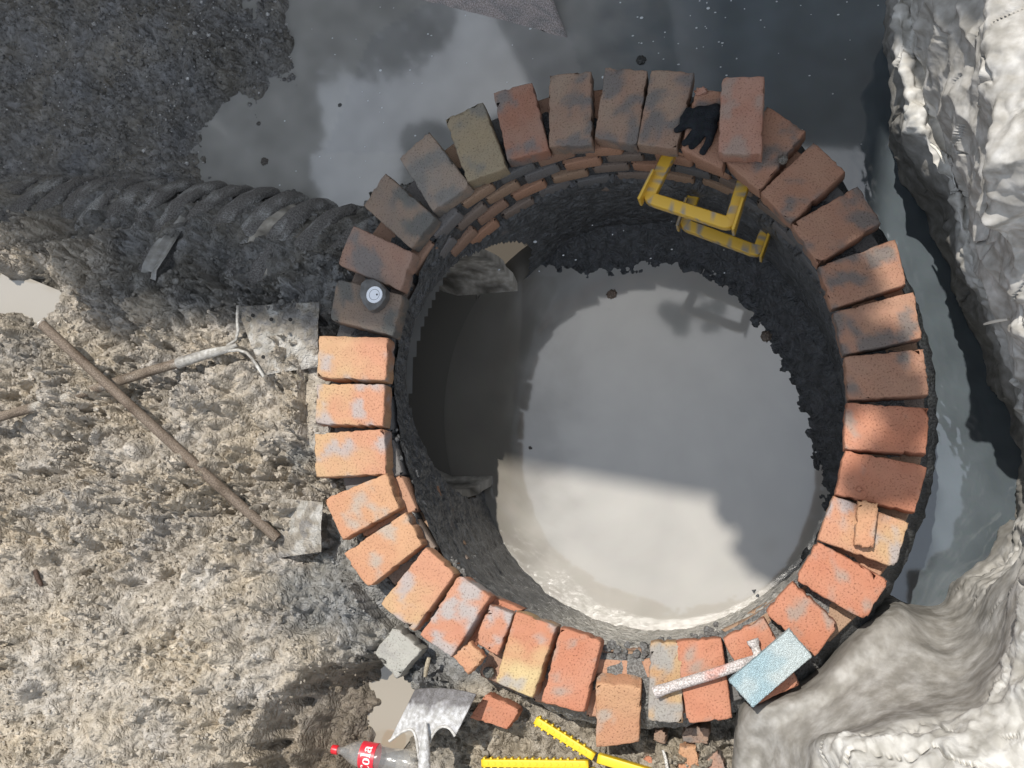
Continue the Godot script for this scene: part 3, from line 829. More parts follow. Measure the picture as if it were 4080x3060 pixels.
func build_manhole() -> void:
	var ring := thing("brick_manhole", "round unfinished brick manhole of red bricks, half full of cloudy water", "manhole", Vector3(RING.x, -1.0, RING.y))
	var top := [
		["B", [Vector3(-0.600, 0.000, -1.452), Vector3(-0.466, 0.000, -1.449), Vector3(-0.467, 0.000, -1.206), Vector3(-0.601, 0.000, -1.214)]],
		["R", [Vector3(-0.781, 0.000, -1.418), Vector3(-0.655, 0.000, -1.440), Vector3(-0.600, 0.000, -1.203), Vector3(-0.734, 0.000, -1.185)]],
		["Y", [Vector3(-0.942, 0.000, -1.348), Vector3(-0.817, 0.000, -1.394), Vector3(-0.735, 0.000, -1.162), Vector3(-0.865, 0.000, -1.125)]],
		["G", [Vector3(-1.098, 0.000, -1.235), Vector3(-0.997, 0.000, -1.314), Vector3(-0.855, 0.000, -1.116), Vector3(-0.979, 0.000, -1.041)]],
		["D", [Vector3(-1.220, 0.000, -1.087), Vector3(-1.143, 0.000, -1.188), Vector3(-0.968, 0.000, -1.021), Vector3(-1.050, 0.000, -0.926)]],
		["P", [Vector3(-1.303, 0.000, -0.896), Vector3(-1.249, 0.000, -1.020), Vector3(-1.041, 0.000, -0.913), Vector3(-1.082, 0.000, -0.791)]],
		["D", [Vector3(-1.321, 0.000, -0.713), Vector3(-1.300, 0.000, -0.846), Vector3(-1.074, 0.000, -0.777), Vector3(-1.102, 0.000, -0.646)]],
		["L", [Vector3(-1.358, 0.000, -0.526), Vector3(-1.360, 0.000, -0.664), Vector3(-1.120, 0.000, -0.644), Vector3(-1.123, 0.000, -0.506)]],
		["L", [Vector3(-1.360, 0.000, -0.378), Vector3(-1.362, 0.000, -0.508), Vector3(-1.126, 0.000, -0.496), Vector3(-1.129, 0.000, -0.364)]],
		["L", [Vector3(-1.355, 0.000, -0.211), Vector3(-1.362, 0.000, -0.349), Vector3(-1.124, 0.000, -0.355), Vector3(-1.116, 0.000, -0.215)]],
		["T", [Vector3(-1.257, 0.000, -0.017), Vector3(-1.320, 0.000, -0.144), Vector3(-1.115, 0.000, -0.220), Vector3(-1.072, 0.000, -0.113)]],
		["T", [Vector3(-1.168, 0.000, 0.125), Vector3(-1.249, 0.000, 0.022), Vector3(-1.052, 0.000, -0.102), Vector3(-0.996, 0.000, -0.005)]],
		["L", [Vector3(-1.018, 0.000, 0.247), Vector3(-1.127, 0.000, 0.171), Vector3(-0.986, 0.000, 0.001), Vector3(-0.891, 0.000, 0.079)]],
		["M", [Vector3(-0.901, 0.000, 0.318), Vector3(-1.002, 0.000, 0.258), Vector3(-0.879, 0.000, 0.079), Vector3(-0.783, 0.000, 0.143)]],
		["YL", [Vector3(-0.659, 0.000, 0.422), Vector3(-0.771, 0.000, 0.383), Vector3(-0.708, 0.000, 0.182), Vector3(-0.589, 0.000, 0.223)]],
		["O", [Vector3(-0.514, 0.000, 0.456), Vector3(-0.637, 0.000, 0.432), Vector3(-0.577, 0.000, 0.224), Vector3(-0.461, 0.000, 0.258)]],
		["C", [Vector3(-0.243, 0.000, 0.472), Vector3(-0.337, 0.000, 0.469), Vector3(-0.326, 0.000, 0.259), Vector3(-0.237, 0.000, 0.256)]],
		["O", [Vector3(-0.112, 0.000, 0.453), Vector3(-0.231, 0.000, 0.471), Vector3(-0.258, 0.000, 0.256), Vector3(-0.134, 0.000, 0.244)]],
		["O", [Vector3(0.064, 0.000, 0.360), Vector3(-0.054, 0.000, 0.417), Vector3(-0.132, 0.000, 0.245), Vector3(-0.020, 0.000, 0.188)]],
		["O", [Vector3(0.169, 0.000, 0.205), Vector3(0.106, 0.000, 0.289), Vector3(-0.019, 0.000, 0.176), Vector3(0.057, 0.000, 0.093)]],
		["O", [Vector3(0.301, 0.000, 0.091), Vector3(0.235, 0.000, 0.194), Vector3(0.065, 0.000, 0.090), Vector3(0.126, 0.000, -0.013)]],
		["L", [Vector3(0.361, 0.000, -0.060), Vector3(0.319, 0.000, 0.057), Vector3(0.127, 0.000, -0.016), Vector3(0.174, 0.000, -0.135)]],
		["O", [Vector3(0.416, 0.000, -0.209), Vector3(0.377, 0.000, -0.086), Vector3(0.178, 0.000, -0.137), Vector3(0.211, 0.000, -0.257)]],
		["O", [Vector3(0.430, 0.000, -0.363), Vector3(0.414, 0.000, -0.240), Vector3(0.208, 0.000, -0.259), Vector3(0.221, 0.000, -0.387)]],
		["S", [Vector3(0.429, 0.000, -0.524), Vector3(0.432, 0.000, -0.398), Vector3(0.225, 0.000, -0.393), Vector3(0.222, 0.000, -0.513)]],
		["S", [Vector3(0.413, 0.000, -0.683), Vector3(0.426, 0.000, -0.553), Vector3(0.220, 0.000, -0.518), Vector3(0.199, 0.000, -0.638)]],
		["S", [Vector3(0.376, 0.000, -0.836), Vector3(0.397, 0.000, -0.706), Vector3(0.197, 0.000, -0.648), Vector3(0.169, 0.000, -0.772)]],
		["S", [Vector3(0.287, 0.000, -1.000), Vector3(0.343, 0.000, -0.887), Vector3(0.166, 0.000, -0.778), Vector3(0.101, 0.000, -0.904)]],
		["S", [Vector3(0.176, 0.000, -1.144), Vector3(0.258, 0.000, -1.045), Vector3(0.101, 0.000, -0.906), Vector3(0.020, 0.000, -1.007)]],
		["S", [Vector3(0.053, 0.000, -1.270), Vector3(0.156, 0.000, -1.178), Vector3(0.019, 0.000, -1.009), Vector3(-0.075, 0.000, -1.113)]],
		["S", [Vector3(-0.148, 0.000, -1.355), Vector3(-0.032, 0.000, -1.313), Vector3(-0.083, 0.000, -1.088), Vector3(-0.201, 0.000, -1.163)]],
		["B", [Vector3(-0.281, 0.000, -1.427), Vector3(-0.153, 0.000, -1.403), Vector3(-0.212, 0.000, -1.164), Vector3(-0.330, 0.000, -1.192)]],
		["B", [Vector3(-0.423, 0.000, -1.455), Vector3(-0.292, 0.000, -1.430), Vector3(-0.330, 0.000, -1.188), Vector3(-0.459, 0.000, -1.229)]],
	]
	var k := 0
	for t in top:
		k += 1
		var q: Array = t[1].duplicate()
		for e in 4:
			q[e].y += 0.004 * sin(k * 7.3 + e * 2.1)
		lay_brick("brick", q, 0.064, t[0], k * 13.7, ring)
	# a narrow closer brick between two whole ones, and one more below it
	lay_brick("brick", [Vector3(-0.764, -0.004, 0.311), Vector3(-0.834, -0.004, 0.272), Vector3(-0.788, -0.004, 0.166), Vector3(-0.716, -0.004, 0.191)], 0.055, "M", 401.0, ring)
	lay_brick("brick", [Vector3(-0.873, -0.068, 0.310), Vector3(-0.946, -0.068, 0.286), Vector3(-0.817, -0.068, 0.141), Vector3(-0.704, -0.068, 0.182)], 0.06, "O", 433.0, ring)
	# five courses below, their inner ends showing where the mortar leaves them bare
	var variants := []
	for v in 6:
		var b := Shape.new()
		var hue: Color = [Color(0.40, 0.23, 0.15), Color(0.30, 0.19, 0.135), Color(0.22, 0.175, 0.145), Color(0.17, 0.16, 0.15), Color(0.33, 0.22, 0.15), Color(0.15, 0.148, 0.145)][v]
		b.box(Vector3.ZERO, Vector3(0.2, 0.060 - 0.003 * (v % 3), 0.122), Basis.IDENTITY, hue, 0.007)
		for i in b.v.size():
			b.v[i] += Vector3(bump_noise.get_noise_2d(i * 90.0, v * 50.0), bump_noise.get_noise_2d(i * 90.0 + 400.0, v * 50.0) * 0.6, bump_noise.get_noise_2d(i * 90.0, v * 50.0 + 700.0)) * 0.006
		variants.append(b.mesh())
	rng.seed = 12
	for course in range(1, 6):
		for i in 34:
			var t := TAU * (i + 0.5 * (course % 2)) / 34.0 + rng.randf_range(-0.012, 0.012)
			var y := -0.1 - 0.074 * (course - 1)
			var r := inner_radius(t) + overhang(t) * 0.45 + 0.1 + rng.randf_range(-0.004, 0.004) - 0.002 * course
			var at := ring_point(t, r, y)
			var v := rng.randi() % 6
			var face := ring_point(t, inner_radius(t), y)
			if face.x < RING.x and Vector2(face.z - PIPE_Z, face.y - PIPE_Y).length() < PIPE_R + 0.06:
				continue
			var o := piece("brick", variants[v], mats.brick, ring, at - ring.position)
			o.rotation = Vector3(rng.randf_range(-0.02, 0.02), -t, rng.randf_range(-0.03, 0.03))
			o.scale.x = 1.0 - overhang(t) * 5.5
	# mortar bed under the top course and the rough collar outside it
	var m := Shape.new()
	var n := 360
	var profile := [[0.006, -0.46], [0.004, -0.39], [0.006, -0.32], [0.012, -0.26], [0.014, -0.2], [0.014, -0.14], [0.014, -0.09], [0.02, -0.072], [0.06, -0.068], [0.11, -0.068], [0.14, -0.070], [0.165, -0.074], [0.178, -0.09], [0.185, -0.14], [0.19, -0.25], [0.195, -0.56]]
	for i in n + 1:
		var t := TAU * (i % n) / n
		var side := smoothstep(-0.4, 0.3, cos(t - 0.25))     # the collar is widest on the right
		for j in profile.size():
			var d: Array = profile[j]
			var r: float = inner_radius(t) + d[0] + (0.05 * side if d[0] > 0.17 else 0.0) + (overhang(t) if d[0] < 0.015 else 0.0)
			if side > 0.0 and j > 11:
				d = [d[0], d[1] - 0.05 * side]
			var p := ring_point(t, r, d[1])
			var lump := -clod_noise.get_noise_3d(p.x * 32.0, p.y * 32.0, p.z * 32.0)
			var roll := bump_noise.get_noise_3d(p.x * 150.0, p.y * 150.0, p.z * 150.0)
			var out := Vector3(cos(t), 0, sin(t))
			if j >= 7 and j <= 11:
				p.y += 0.006 * lump + 0.004 * roll - 0.006
			elif j > 11:
				p += out * (0.012 * lump + 0.012 * roll)
			else:
				p -= out * (0.005 * lump + 0.007 * roll)
			var wet := smoothstep(-0.3, 0.5, sin(t))  # rises towards the near side, where the mortar colour is paler
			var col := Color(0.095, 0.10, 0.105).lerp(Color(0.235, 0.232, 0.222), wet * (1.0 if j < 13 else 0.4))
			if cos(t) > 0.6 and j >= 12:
				col = Color(0.04, 0.044, 0.047)  # right collar blackened for wet mortar and the shadow there
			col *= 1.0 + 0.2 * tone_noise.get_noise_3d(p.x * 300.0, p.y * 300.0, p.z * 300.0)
			col.a = 1.0
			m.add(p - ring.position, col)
	for i in n:
		for j in profile.size() - 1:
			var a := i * profile.size() + j
			var p := m.v[a] + ring.position
			if p.x < RING.x - 0.2 and j < 7 and Vector2(p.z - PIPE_Z, p.y - PIPE_Y).length() < PIPE_R + 0.004:
				continue
			m.quad(a, a + 1, a + profile.size() + 1, a + profile.size())
	var mm := m.mesh()
	piece("mortar_bed", mm, mats.mortar, ring)
	# the plastered wall of the shaft with the hole for the pipe
	var w := Shape.new()
	var rows := 120
	n = 420
	for i in n + 1:
		var t := TAU * (i % n) / n
		for j in rows + 1:
			var y := lerpf(-0.085, -1.15, float(j) / rows)
			var p := ring_point(t, inner_radius(t), y)
			var left := smoothstep(0.2, -0.6, cos(t)) * smoothstep(-0.9, -0.5, sin(t) * 1.0 + 0.0)
			var proud := smoothstep(-0.30, -0.36, y + 0.05 * bump_noise.get_noise_2d(t * 400.0, 3.0))
			proud = maxf(proud, left)
			var off := lerpf(0.022, -0.012, proud)
			off += 0.010 * bump_noise.get_noise_3d(p.x * 100.0, p.y * 100.0, p.z * 100.0) + 0.006 * clod_noise.get_noise_3d(p.x * 30.0, p.y * 12.0, p.z * 30.0)
			p = ring_point(t, inner_radius(t) + overhang(t) + off, y)
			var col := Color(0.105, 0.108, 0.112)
			var sunny := smoothstep(0.55, 0.9, sin(t)) * smoothstep(-0.5, -0.15, cos(t))  # near wall painted paler where the sun falls
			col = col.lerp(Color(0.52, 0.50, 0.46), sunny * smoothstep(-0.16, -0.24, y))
			var streak := bump_noise.get_noise_2d(t * 700.0, y * 40.0)
			col *= 1.0 + 0.35 * streak
			col.a = 1.0
			w.add(p - ring.position, col)
	for i in n:
		for j in rows:
			var a := i * (rows + 1) + j
			var p := w.v[a] + ring.position
			if p.x < RING.x - 0.2 and Vector2(p.z - PIPE_Z, p.y - PIPE_Y).length() < PIPE_R + 0.004:
				continue
			w.quad(a, a + 1, a + rows + 2, a + rows + 1)
	piece("plastered_wall", w.mesh(), mats.plaster, ring)
	# crumbs of mortar squeezed out on the inner edge at the near side
	var lumps := Shape.new()
	var c0: float = ring_angle(Vector3(-0.960, -0.100, 0.063))
	var c1: float = ring_angle(Vector3(-0.136, -0.100, 0.237))
	rng.seed = 5
	for i in 150:
		var t := lerpf(c0, c1, rng.randf())
		var r := inner_radius(t) + rng.randf_range(-0.012, 0.03)
		blob(lumps, ring_point(t, r, rng.randf_range(-0.085, -0.068)) - ring.position, rng.randf_range(0.004, 0.016) * (0.6 + 0.4 * rng.randf()), i * 3.1, Color(0.20, 0.197, 0.19), rng.randf_range(0.3, 0.6))
	for i in 60:
		var t := rng.randf_range(2.6, 3.9)
		blob(lumps, ring_point(t, inner_radius(t) + rng.randf_range(-0.008, 0.02), rng.randf_range(-0.16, -0.08)) - ring.position, rng.randf_range(0.006, 0.014), i * 5.1, Color(0.11, 0.112, 0.115))
	var lm := piece("mortar_crumbs", lumps.mesh(), mats.mortar, ring)
	lm.set_meta("kind", "stuff")
	build_step_irons(ring)

func blob(s: Shape, at: Vector3, r: float, salt: float, col: Color, squash := 0.75) -> void:
	var start := s.v.size()
	var nlat := 5
	var nlon := 8
	for i in nlat + 1:
		var f := PI * i / nlat
		for j in nlon:
			var g := TAU * j / nlon
			var d := Vector3(sin(f) * cos(g), cos(f) * squash, sin(f) * sin(g))
			var k := 1.0 + 0.55 * bump_noise.get_noise_3d(d.x * 90.0 + salt * 17.0, d.y * 90.0, d.z * 90.0 + salt * 5.0)
			s.add(at + d * r * k, col * (1.0 + 0.12 * sin(salt + i + j * 2.0)))
	for i in nlat:
		for j in nlon:
			var a := start + i * nlon + j
			var b := start + i * nlon + (j + 1) % nlon
			s.quad(a, b, b + nlon, a + nlon)

func stone_mesh(r: float, salt: float, col: Color, squash := 0.7, fine := 14) -> ArrayMesh:
	var s := Shape.new()
	var nlon := fine * 2
	for i in fine + 1:
		var f := PI * i / fine
		for j in nlon:
			var g := TAU * j / nlon
			var d := Vector3(sin(f) * cos(g), cos(f), sin(f) * sin(g))
			var k := 1.0 + 0.4 * bump_noise.get_noise_3d(d.x * 60.0 + salt * 17.0, d.y * 60.0, d.z * 60.0) + 0.12 * bump_noise.get_noise_3d(d.x * 220.0, d.y * 220.0 + salt, d.z * 220.0)
			var tone := 1.0 + 0.3 * tone_noise.get_noise_3d(d.x * 200.0, d.y * 200.0 + salt, d.z * 200.0)
			s.add(d * Vector3(1, squash, 1) * r * k, col * tone)
	for i in fine:
		for j in nlon:
			var a := i * nlon + j
			var b := i * nlon + (j + 1) % nlon
			s.quad(a, b, b + nlon, a + nlon)
	s.outward(Vector3.ZERO)
	return s.mesh()

func muddied_yellow(p: Vector3, amount: float, clean: Color) -> Color:
	var n := bump_noise.get_noise_3d(p.x * 330.0, p.y * 330.0, p.z * 330.0) + 0.5 * tone_noise.get_noise_3d(p.x * 900.0, p.y * 900.0, p.z * 900.0)
	return clean.lerp(Color(0.22, 0.22, 0.225), smoothstep(0.42 - amount, 0.50 - amount, n) * 0.9)

func bar(s: Shape, path: Array, wide: float, high: float, amount: float, clean: Color, cross_up := Vector3.UP) -> void:
	# a square bar with softened edges swept along a path
	var start := s.v.size()
	var n := path.size()
	var e := 0.22
	var ring := [[-1 + e, 1], [1 - e, 1], [1, 1 - e], [1, -1 + e], [1 - e, -1], [-1 + e, -1], [-1, -1 + e], [-1, 1 - e]]
	for i in n:
		var dir: Vector3 = (path[mini(i + 1, n - 1)] - path[maxi(i - 1, 0)]).normalized()
		var side := dir.cross(cross_up).normalized()
		var up := side.cross(dir)
		for k in ring:
			var p: Vector3 = path[i] + side * (k[0] * wide * 0.5) + up * (k[1] * high * 0.5)
			s.add(p, muddied_yellow(p, amount, clean))
	for i in n - 1:
		for k in 8:
			var a := start + i * 8 + k
			var b := start + i * 8 + (k + 1) % 8
			s.quad(a, b, b + 8, a + 8)
	for f in [0, n - 1]:
		var m := s.add(path[f], s.c[start + f * 8])
		for k in 8:
			s.tri(m, start + f * 8 + (k if f else (k + 1) % 8), start + f * 8 + ((k + 1) % 8 if f else k))

func rounded(a: Vector3, b: Vector3, c: Vector3, r: float, steps := 5) -> Array:
	var p := b + (a - b).normalized() * r
	var q := b + (c - b).normalized() * r
	var out := []
	for i in steps + 1:
		var t := float(i) / steps
		out.append(p.lerp(b, t).lerp(b.lerp(q, t), t))
	return out

func finer(path: Array, step := 0.012) -> Array:
	var out := []
	for i in path.size() - 1:
		var n := maxi(1, int((path[i + 1] - path[i]).length() / step))
		for k in n:
			out.append((path[i] as Vector3).lerp(path[i + 1], float(k) / n))
	out.append(path[-1])
	return out

func build_step_irons(ring: Node3D) -> void:
	var yellow := Color(0.66, 0.40, 0.045)
	var sets := [
		[[Vector3(-0.247, -0.140, -1.207), Vector3(-0.316, -0.140, -1.072), Vector3(-0.069, -0.140, -0.963), Vector3(-0.026, -0.140, -1.089)], 0.14, 0.04],
		[[Vector3(-0.184, -0.450, -1.212), Vector3(-0.230, -0.450, -1.082), Vector3(0.010, -0.450, -0.965), Vector3(0.060, -0.450, -1.094)], 0.24, 0.04]]
	for d in sets:
		var p: Array = d[0]
		var s := Shape.new()
		var path := [p[0]]
		path.append_array(rounded(p[0], p[1], p[2], 0.022))
		path.append_array(rounded(p[1], p[2], p[3], 0.022))
		path.append(p[3])
		# the legs run on into the wall
		path[0] = p[0] + (p[0] - p[1]).normalized() * 0.09
		path[-1] = p[3] + (p[3] - p[2]).normalized() * 0.09
		var fine := finer(path)
		bar(s, fine, d[2], 0.03, d[1], yellow)
		for i in s.v.size():
			s.v[i] -= ring.position
		var o := piece("step_iron", s.mesh(), mats.yellow, ring)
		for e in [[p[1], p[0], p[2]], [p[2], p[3], p[1]]]:
			# the raised stop at each end of the tread
			var leg: Vector3 = (e[1] - e[0]).normalized()
			var tread: Vector3 = (e[2] - e[0]).normalized()
			var g := Shape.new()
			var b := Basis(leg, Vector3.UP, leg.cross(Vector3.UP).normalized())
			g.box(e[0] + leg * 0.028 - tread * 0.016 + Vector3(0, 0.012, 0), Vector3(0.105, 0.062, 0.01), b, yellow, 0.003)
			for i in g.v.size():
				g.c[i] = muddied_yellow(g.v[i], d[1], yellow)
				g.v[i] -= ring.position
			piece("end_stop", g.mesh(), mats.yellow, o)

func build_sludge() -> void:
	# wet sludge banked against the foot of the shaft wall
	var edge: Array = [Vector3(-0.941, -0.860, -1.139), Vector3(-0.807, -0.860, -1.100), Vector3(-0.676, -0.860, -1.071), Vector3(-0.511, -0.860, -1.058), Vector3(-0.367, -0.860, -1.079), Vector3(-0.193, -0.860, -1.034), Vector3(-0.077, -0.860, -0.926), Vector3(0.003, -0.860, -0.814), Vector3(0.079, -0.860, -0.670), Vector3(0.125, -0.860, -0.548), Vector3(0.160, -0.860, -0.411), Vector3(0.191, -0.860, -0.277), Vector3(0.213, -0.860, -0.162), Vector3(0.196, -0.860, -0.064), Vector3(0.133, -0.860, 0.032), Vector3(0.112, -0.860, 0.129)]
	var ta := PackedFloat32Array()
	var ra := PackedFloat32Array()
	for p in edge:
		ta.append(ring_angle(p))
		ra.append(Vector2(p.x - RING.x, p.z - RING.y).length())
	var s := Shape.new()
	var n := 300
	var m := 50
	for i in n + 1:
		var t := lerpf(ta[0] - 0.12, ta[-1] + 0.2, float(i) / n)
		var r0 := 0.66
		for k in ta.size() - 1:
			if t >= ta[k] and t < ta[k + 1]:
				r0 = lerpf(ra[k], ra[k + 1], (t - ta[k]) / (ta[k + 1] - ta[k]))
		if t < ta[0]:
			r0 = lerpf(ra[0], 0.76, clampf((ta[0] - t) / 0.12, 0, 1))
		if t > ta[-1]:
			r0 = lerpf(ra[-1], 0.76, clampf((t - ta[-1]) / 0.2, 0, 1))
		var r1 := inner_radius(t) + overhang(t) + 0.02
		for j in m + 1:
			var r := lerpf(minf(r0, r1) - 0.09, r1, float(j) / m)
			var rise := (r - r0) * (0.25 + 0.5 * smoothstep(0.0, 0.12, r - r0))
			var p := ring_point(t, r, WELL_WATER + rise)
			var lump := -clod_noise.get_noise_2d(p.x * 30.0, p.z * 30.0)
			var fine := -clod_noise.get_noise_2d(p.x * 85.0, p.z * 85.0)
			p.y += 0.008 * (lump - 0.5) + 0.005 * (fine - 0.4) + 0.010 * bump_noise.get_noise_2d(p.x * 130.0, p.z * 130.0)
			var col := Color(0.085, 0.088, 0.093) * (1.0 + 0.3 * tone_noise.get_noise_2d(p.x * 200.0, p.z * 200.0))
			col.a = 1.0
			s.add(p, col)
	s.sheet(0, n + 1, m + 1)
	s.upward()
	setting("sludge", s.mesh(), mats.wet_mud, "dark wet sludge banked against the inside of the shaft wall")

# ------------------------------------------------------------------ the pipe
func build_pipe() -> void:
	var pipe := thing("corrugated_pipe", "large corrugated drain pipe half buried in dark mud, its cut end opening into the shaft", "pipe", Vector3(-1.2, PIPE_Y - PIPE_R, PIPE_Z))
	var way := Curve3D.new()
	for p in [Vector3(-0.92, -0.64, -0.62), Vector3(-1.22, -0.64, -0.69), Vector3(-1.53, -0.64, -0.84), Vector3(-2.05, -0.64, -0.985), Vector3(-2.82, -0.65, -1.11), Vector3(-3.6, -0.66, -1.22)]:
		way.add_point(p)
	for i in way.point_count:
		var t := (way.get_point_position(mini(i + 1, way.point_count - 1)) - way.get_point_position(maxi(i - 1, 0))) * 0.18
		way.set_point_in(i, -t)
		way.set_point_out(i, t)
	# the liner: a smooth tube, cut slantwise so that its invert reaches farthest into the shaft
	var s := Shape.new()
	var n := 64
	var r_in := 0.435
	for side in [0, 1]:
		var r := r_in if side == 0 else r_in + 0.03
		for i in n + 1:
			var a := TAU * i / n
			for j in 14:
				var x: float
				var c := Vector3(0, PIPE_Y, PIPE_Z)
				var reach := -1.15 + 0.02 + 0.20 * (1.0 - cos(a)) * 0.5 - 0.06 * sin(a) + 0.012 * bump_noise.get_noise_1d(a * 130.0)
				x = lerpf(reach, -1.75, float(j) / 13.0)
				c.z = PIPE_Z - 0.5 * maxf(0.0, -1.2 - x)
				var p := Vector3(x, c.y + cos(a) * r, c.z + sin(a) * r)
				var mud := smoothstep(0.05, 0.2, bump_noise.get_noise_3d(p.x * 140.0, p.y * 140.0, p.z * 140.0) + 0.35 * smoothstep(-1.07, -1.19, x) - 0.10)
				var col := Color(0.62, 0.58, 0.51).lerp(Color(0.13, 0.115, 0.10), mud * 0.85)
				s.add(p - pipe.position, col)
	s.sheet(0, n + 1, 14)
	var other := (n + 1) * 14
	s.sheet(other, n + 1, 14)
	for i in n:
		s.quad(i * 14, (i + 1) * 14, other + (i + 1) * 14, other + i * 14)
	piece("liner", s.mesh(), mats.plastic, pipe)
	# the corrugations, one ring after another
	var total := way.get_baked_length()
	var shared := Shape.new()
	var seg := 40
	for j in 9:
		var q := PI * (j - 4) / 8.0
		for k in seg + 1:
			var a := lerpf(-0.7 * PI, 0.7 * PI, float(k) / seg)
			var rr := PIPE_R - 0.022 + 0.026 * pow(maxf(cos(q), 0.0), 0.7)
			var p := Vector3(sin(q) * 0.044, cos(a) * rr, sin(a) * rr)
			shared.add(p, Color(1, 1, 1))
	shared.sheet(0, 9, seg + 1)
	shared.outward(Vector3.ZERO)
	var d := 0.62
	var k := 0
	while d < total - 0.05:
		var c := way.sample_baked(d)
		var ahead := (way.sample_baked(d + 0.02) - way.sample_baked(d - 0.02)).normalized()
		var one := Shape.new()
		one.v = shared.v.duplicate()
		one.ix = shared.ix
		var b := Basis(ahead, Vector3.UP, ahead.cross(Vector3.UP).normalized())
		b.y = b.z.cross(b.x).normalized()
		for i in one.v.size():
			var p := one.v[i] + Vector3(k * 3.0, 0, 0)
			var mud := bump_noise.get_noise_3d(p.x * 120.0, p.y * 120.0, p.z * 120.0)
			one.c.append(Color(0.45, 0.445, 0.43).lerp(Color(0.225, 0.215, 0.2), smoothstep(-0.28, -0.14, mud)))
			one.v[i] *= Vector3(1, 1, 1) * (1.0 + 0.03 * mud)
		var o := piece("corrugation", one.mesh(), mats.mortar, pipe, c - pipe.position)
		o.basis = b
		d += 0.112
		k += 1
	# a torn piece of grey plastic sheet lies over it
	var sheet := Shape.new()
	var pts: Array = [Vector3(-2.048, -0.250, -1.206), Vector3(-2.061, -0.200, -1.137), Vector3(-2.074, -0.140, -1.049), Vector3(-2.075, -0.100, -0.977), Vector3(-2.091, -0.100, -0.936)]
	var pts2: Array = [Vector3(-2.013, -0.240, -1.185), Vector3(-1.991, -0.180, -1.107), Vector3(-1.997, -0.120, -1.002), Vector3(-2.013, -0.090, -0.944), Vector3(-2.020, -0.090, -0.911)]
	for i in 5:
		for j in 6:
			var p: Vector3 = (pts[i] as Vector3).lerp(pts2[i], j / 5.0)
			p.y += 0.016 * sin(j * 1.3 + i * 0.7) + 0.02
			sheet.add(p, Color(0.40, 0.39, 0.37) * (1.0 + 0.25 * sin(i * 2.0 + j * 3.0)))
	sheet.sheet(0, 5, 6)
	sheet.upward()
	solo("plastic_strip", sheet.mesh(), mats.plastic, "torn pale plastic strip lying on the dark mud over the buried pipe", "plastic strip")

# ------------------------------------------------------------------ tools and litter
func wood_tone(p: Vector3) -> Color:
	var n := bump_noise.get_noise_3d(p.x * 60.0, p.y * 60.0, p.z * 60.0)
	var f := bump_noise.get_noise_3d(p.x * 240.0, p.y * 240.0, p.z * 240.0)
	var c := Color(0.25, 0.20, 0.155).lerp(Color(0.15, 0.115, 0.085), smoothstep(-0.2, 0.35, f))
	return c.lerp(Color(0.47, 0.44, 0.39), smoothstep(0.12, 0.2, n))

func pole_tone(p: Vector3) -> Color:
	var f := bump_noise.get_noise_3d(p.x * 90.0, p.y * 90.0, p.z * 90.0)
	return Color(0.22, 0.175, 0.135).lerp(Color(0.125, 0.09, 0.065), smoothstep(0.05, 0.4, f))

func steel_tone(p: Vector3) -> Color:
	var f := bump_noise.get_noise_3d(p.x * 160.0, p.y * 160.0, p.z * 160.0)
	var g := bump_noise.get_noise_3d(p.x * 500.0, p.y * 500.0, p.z * 500.0)
	return Color(0.42, 0.40, 0.365).lerp(Color(0.62, 0.61, 0.58), smoothstep(0.0, 0.4, f + 0.3 * g)).lerp(Color(0.24, 0.225, 0.21), smoothstep(0.1, 0.45, -f))

func caked_tone(p: Vector3) -> Color:
	var f := bump_noise.get_noise_3d(p.x * 90.0, p.y * 90.0, p.z * 90.0)
	var g := bump_noise.get_noise_3d(p.x * 300.0, p.y * 300.0, p.z * 300.0)
	return Color(0.36, 0.325, 0.275).lerp(Color(0.50, 0.48, 0.445), smoothstep(0.05, 0.25, f + 0.25 * g)).lerp(Color(0.26, 0.245, 0.23), smoothstep(0.12, 0.3, 0.4 * g - f))

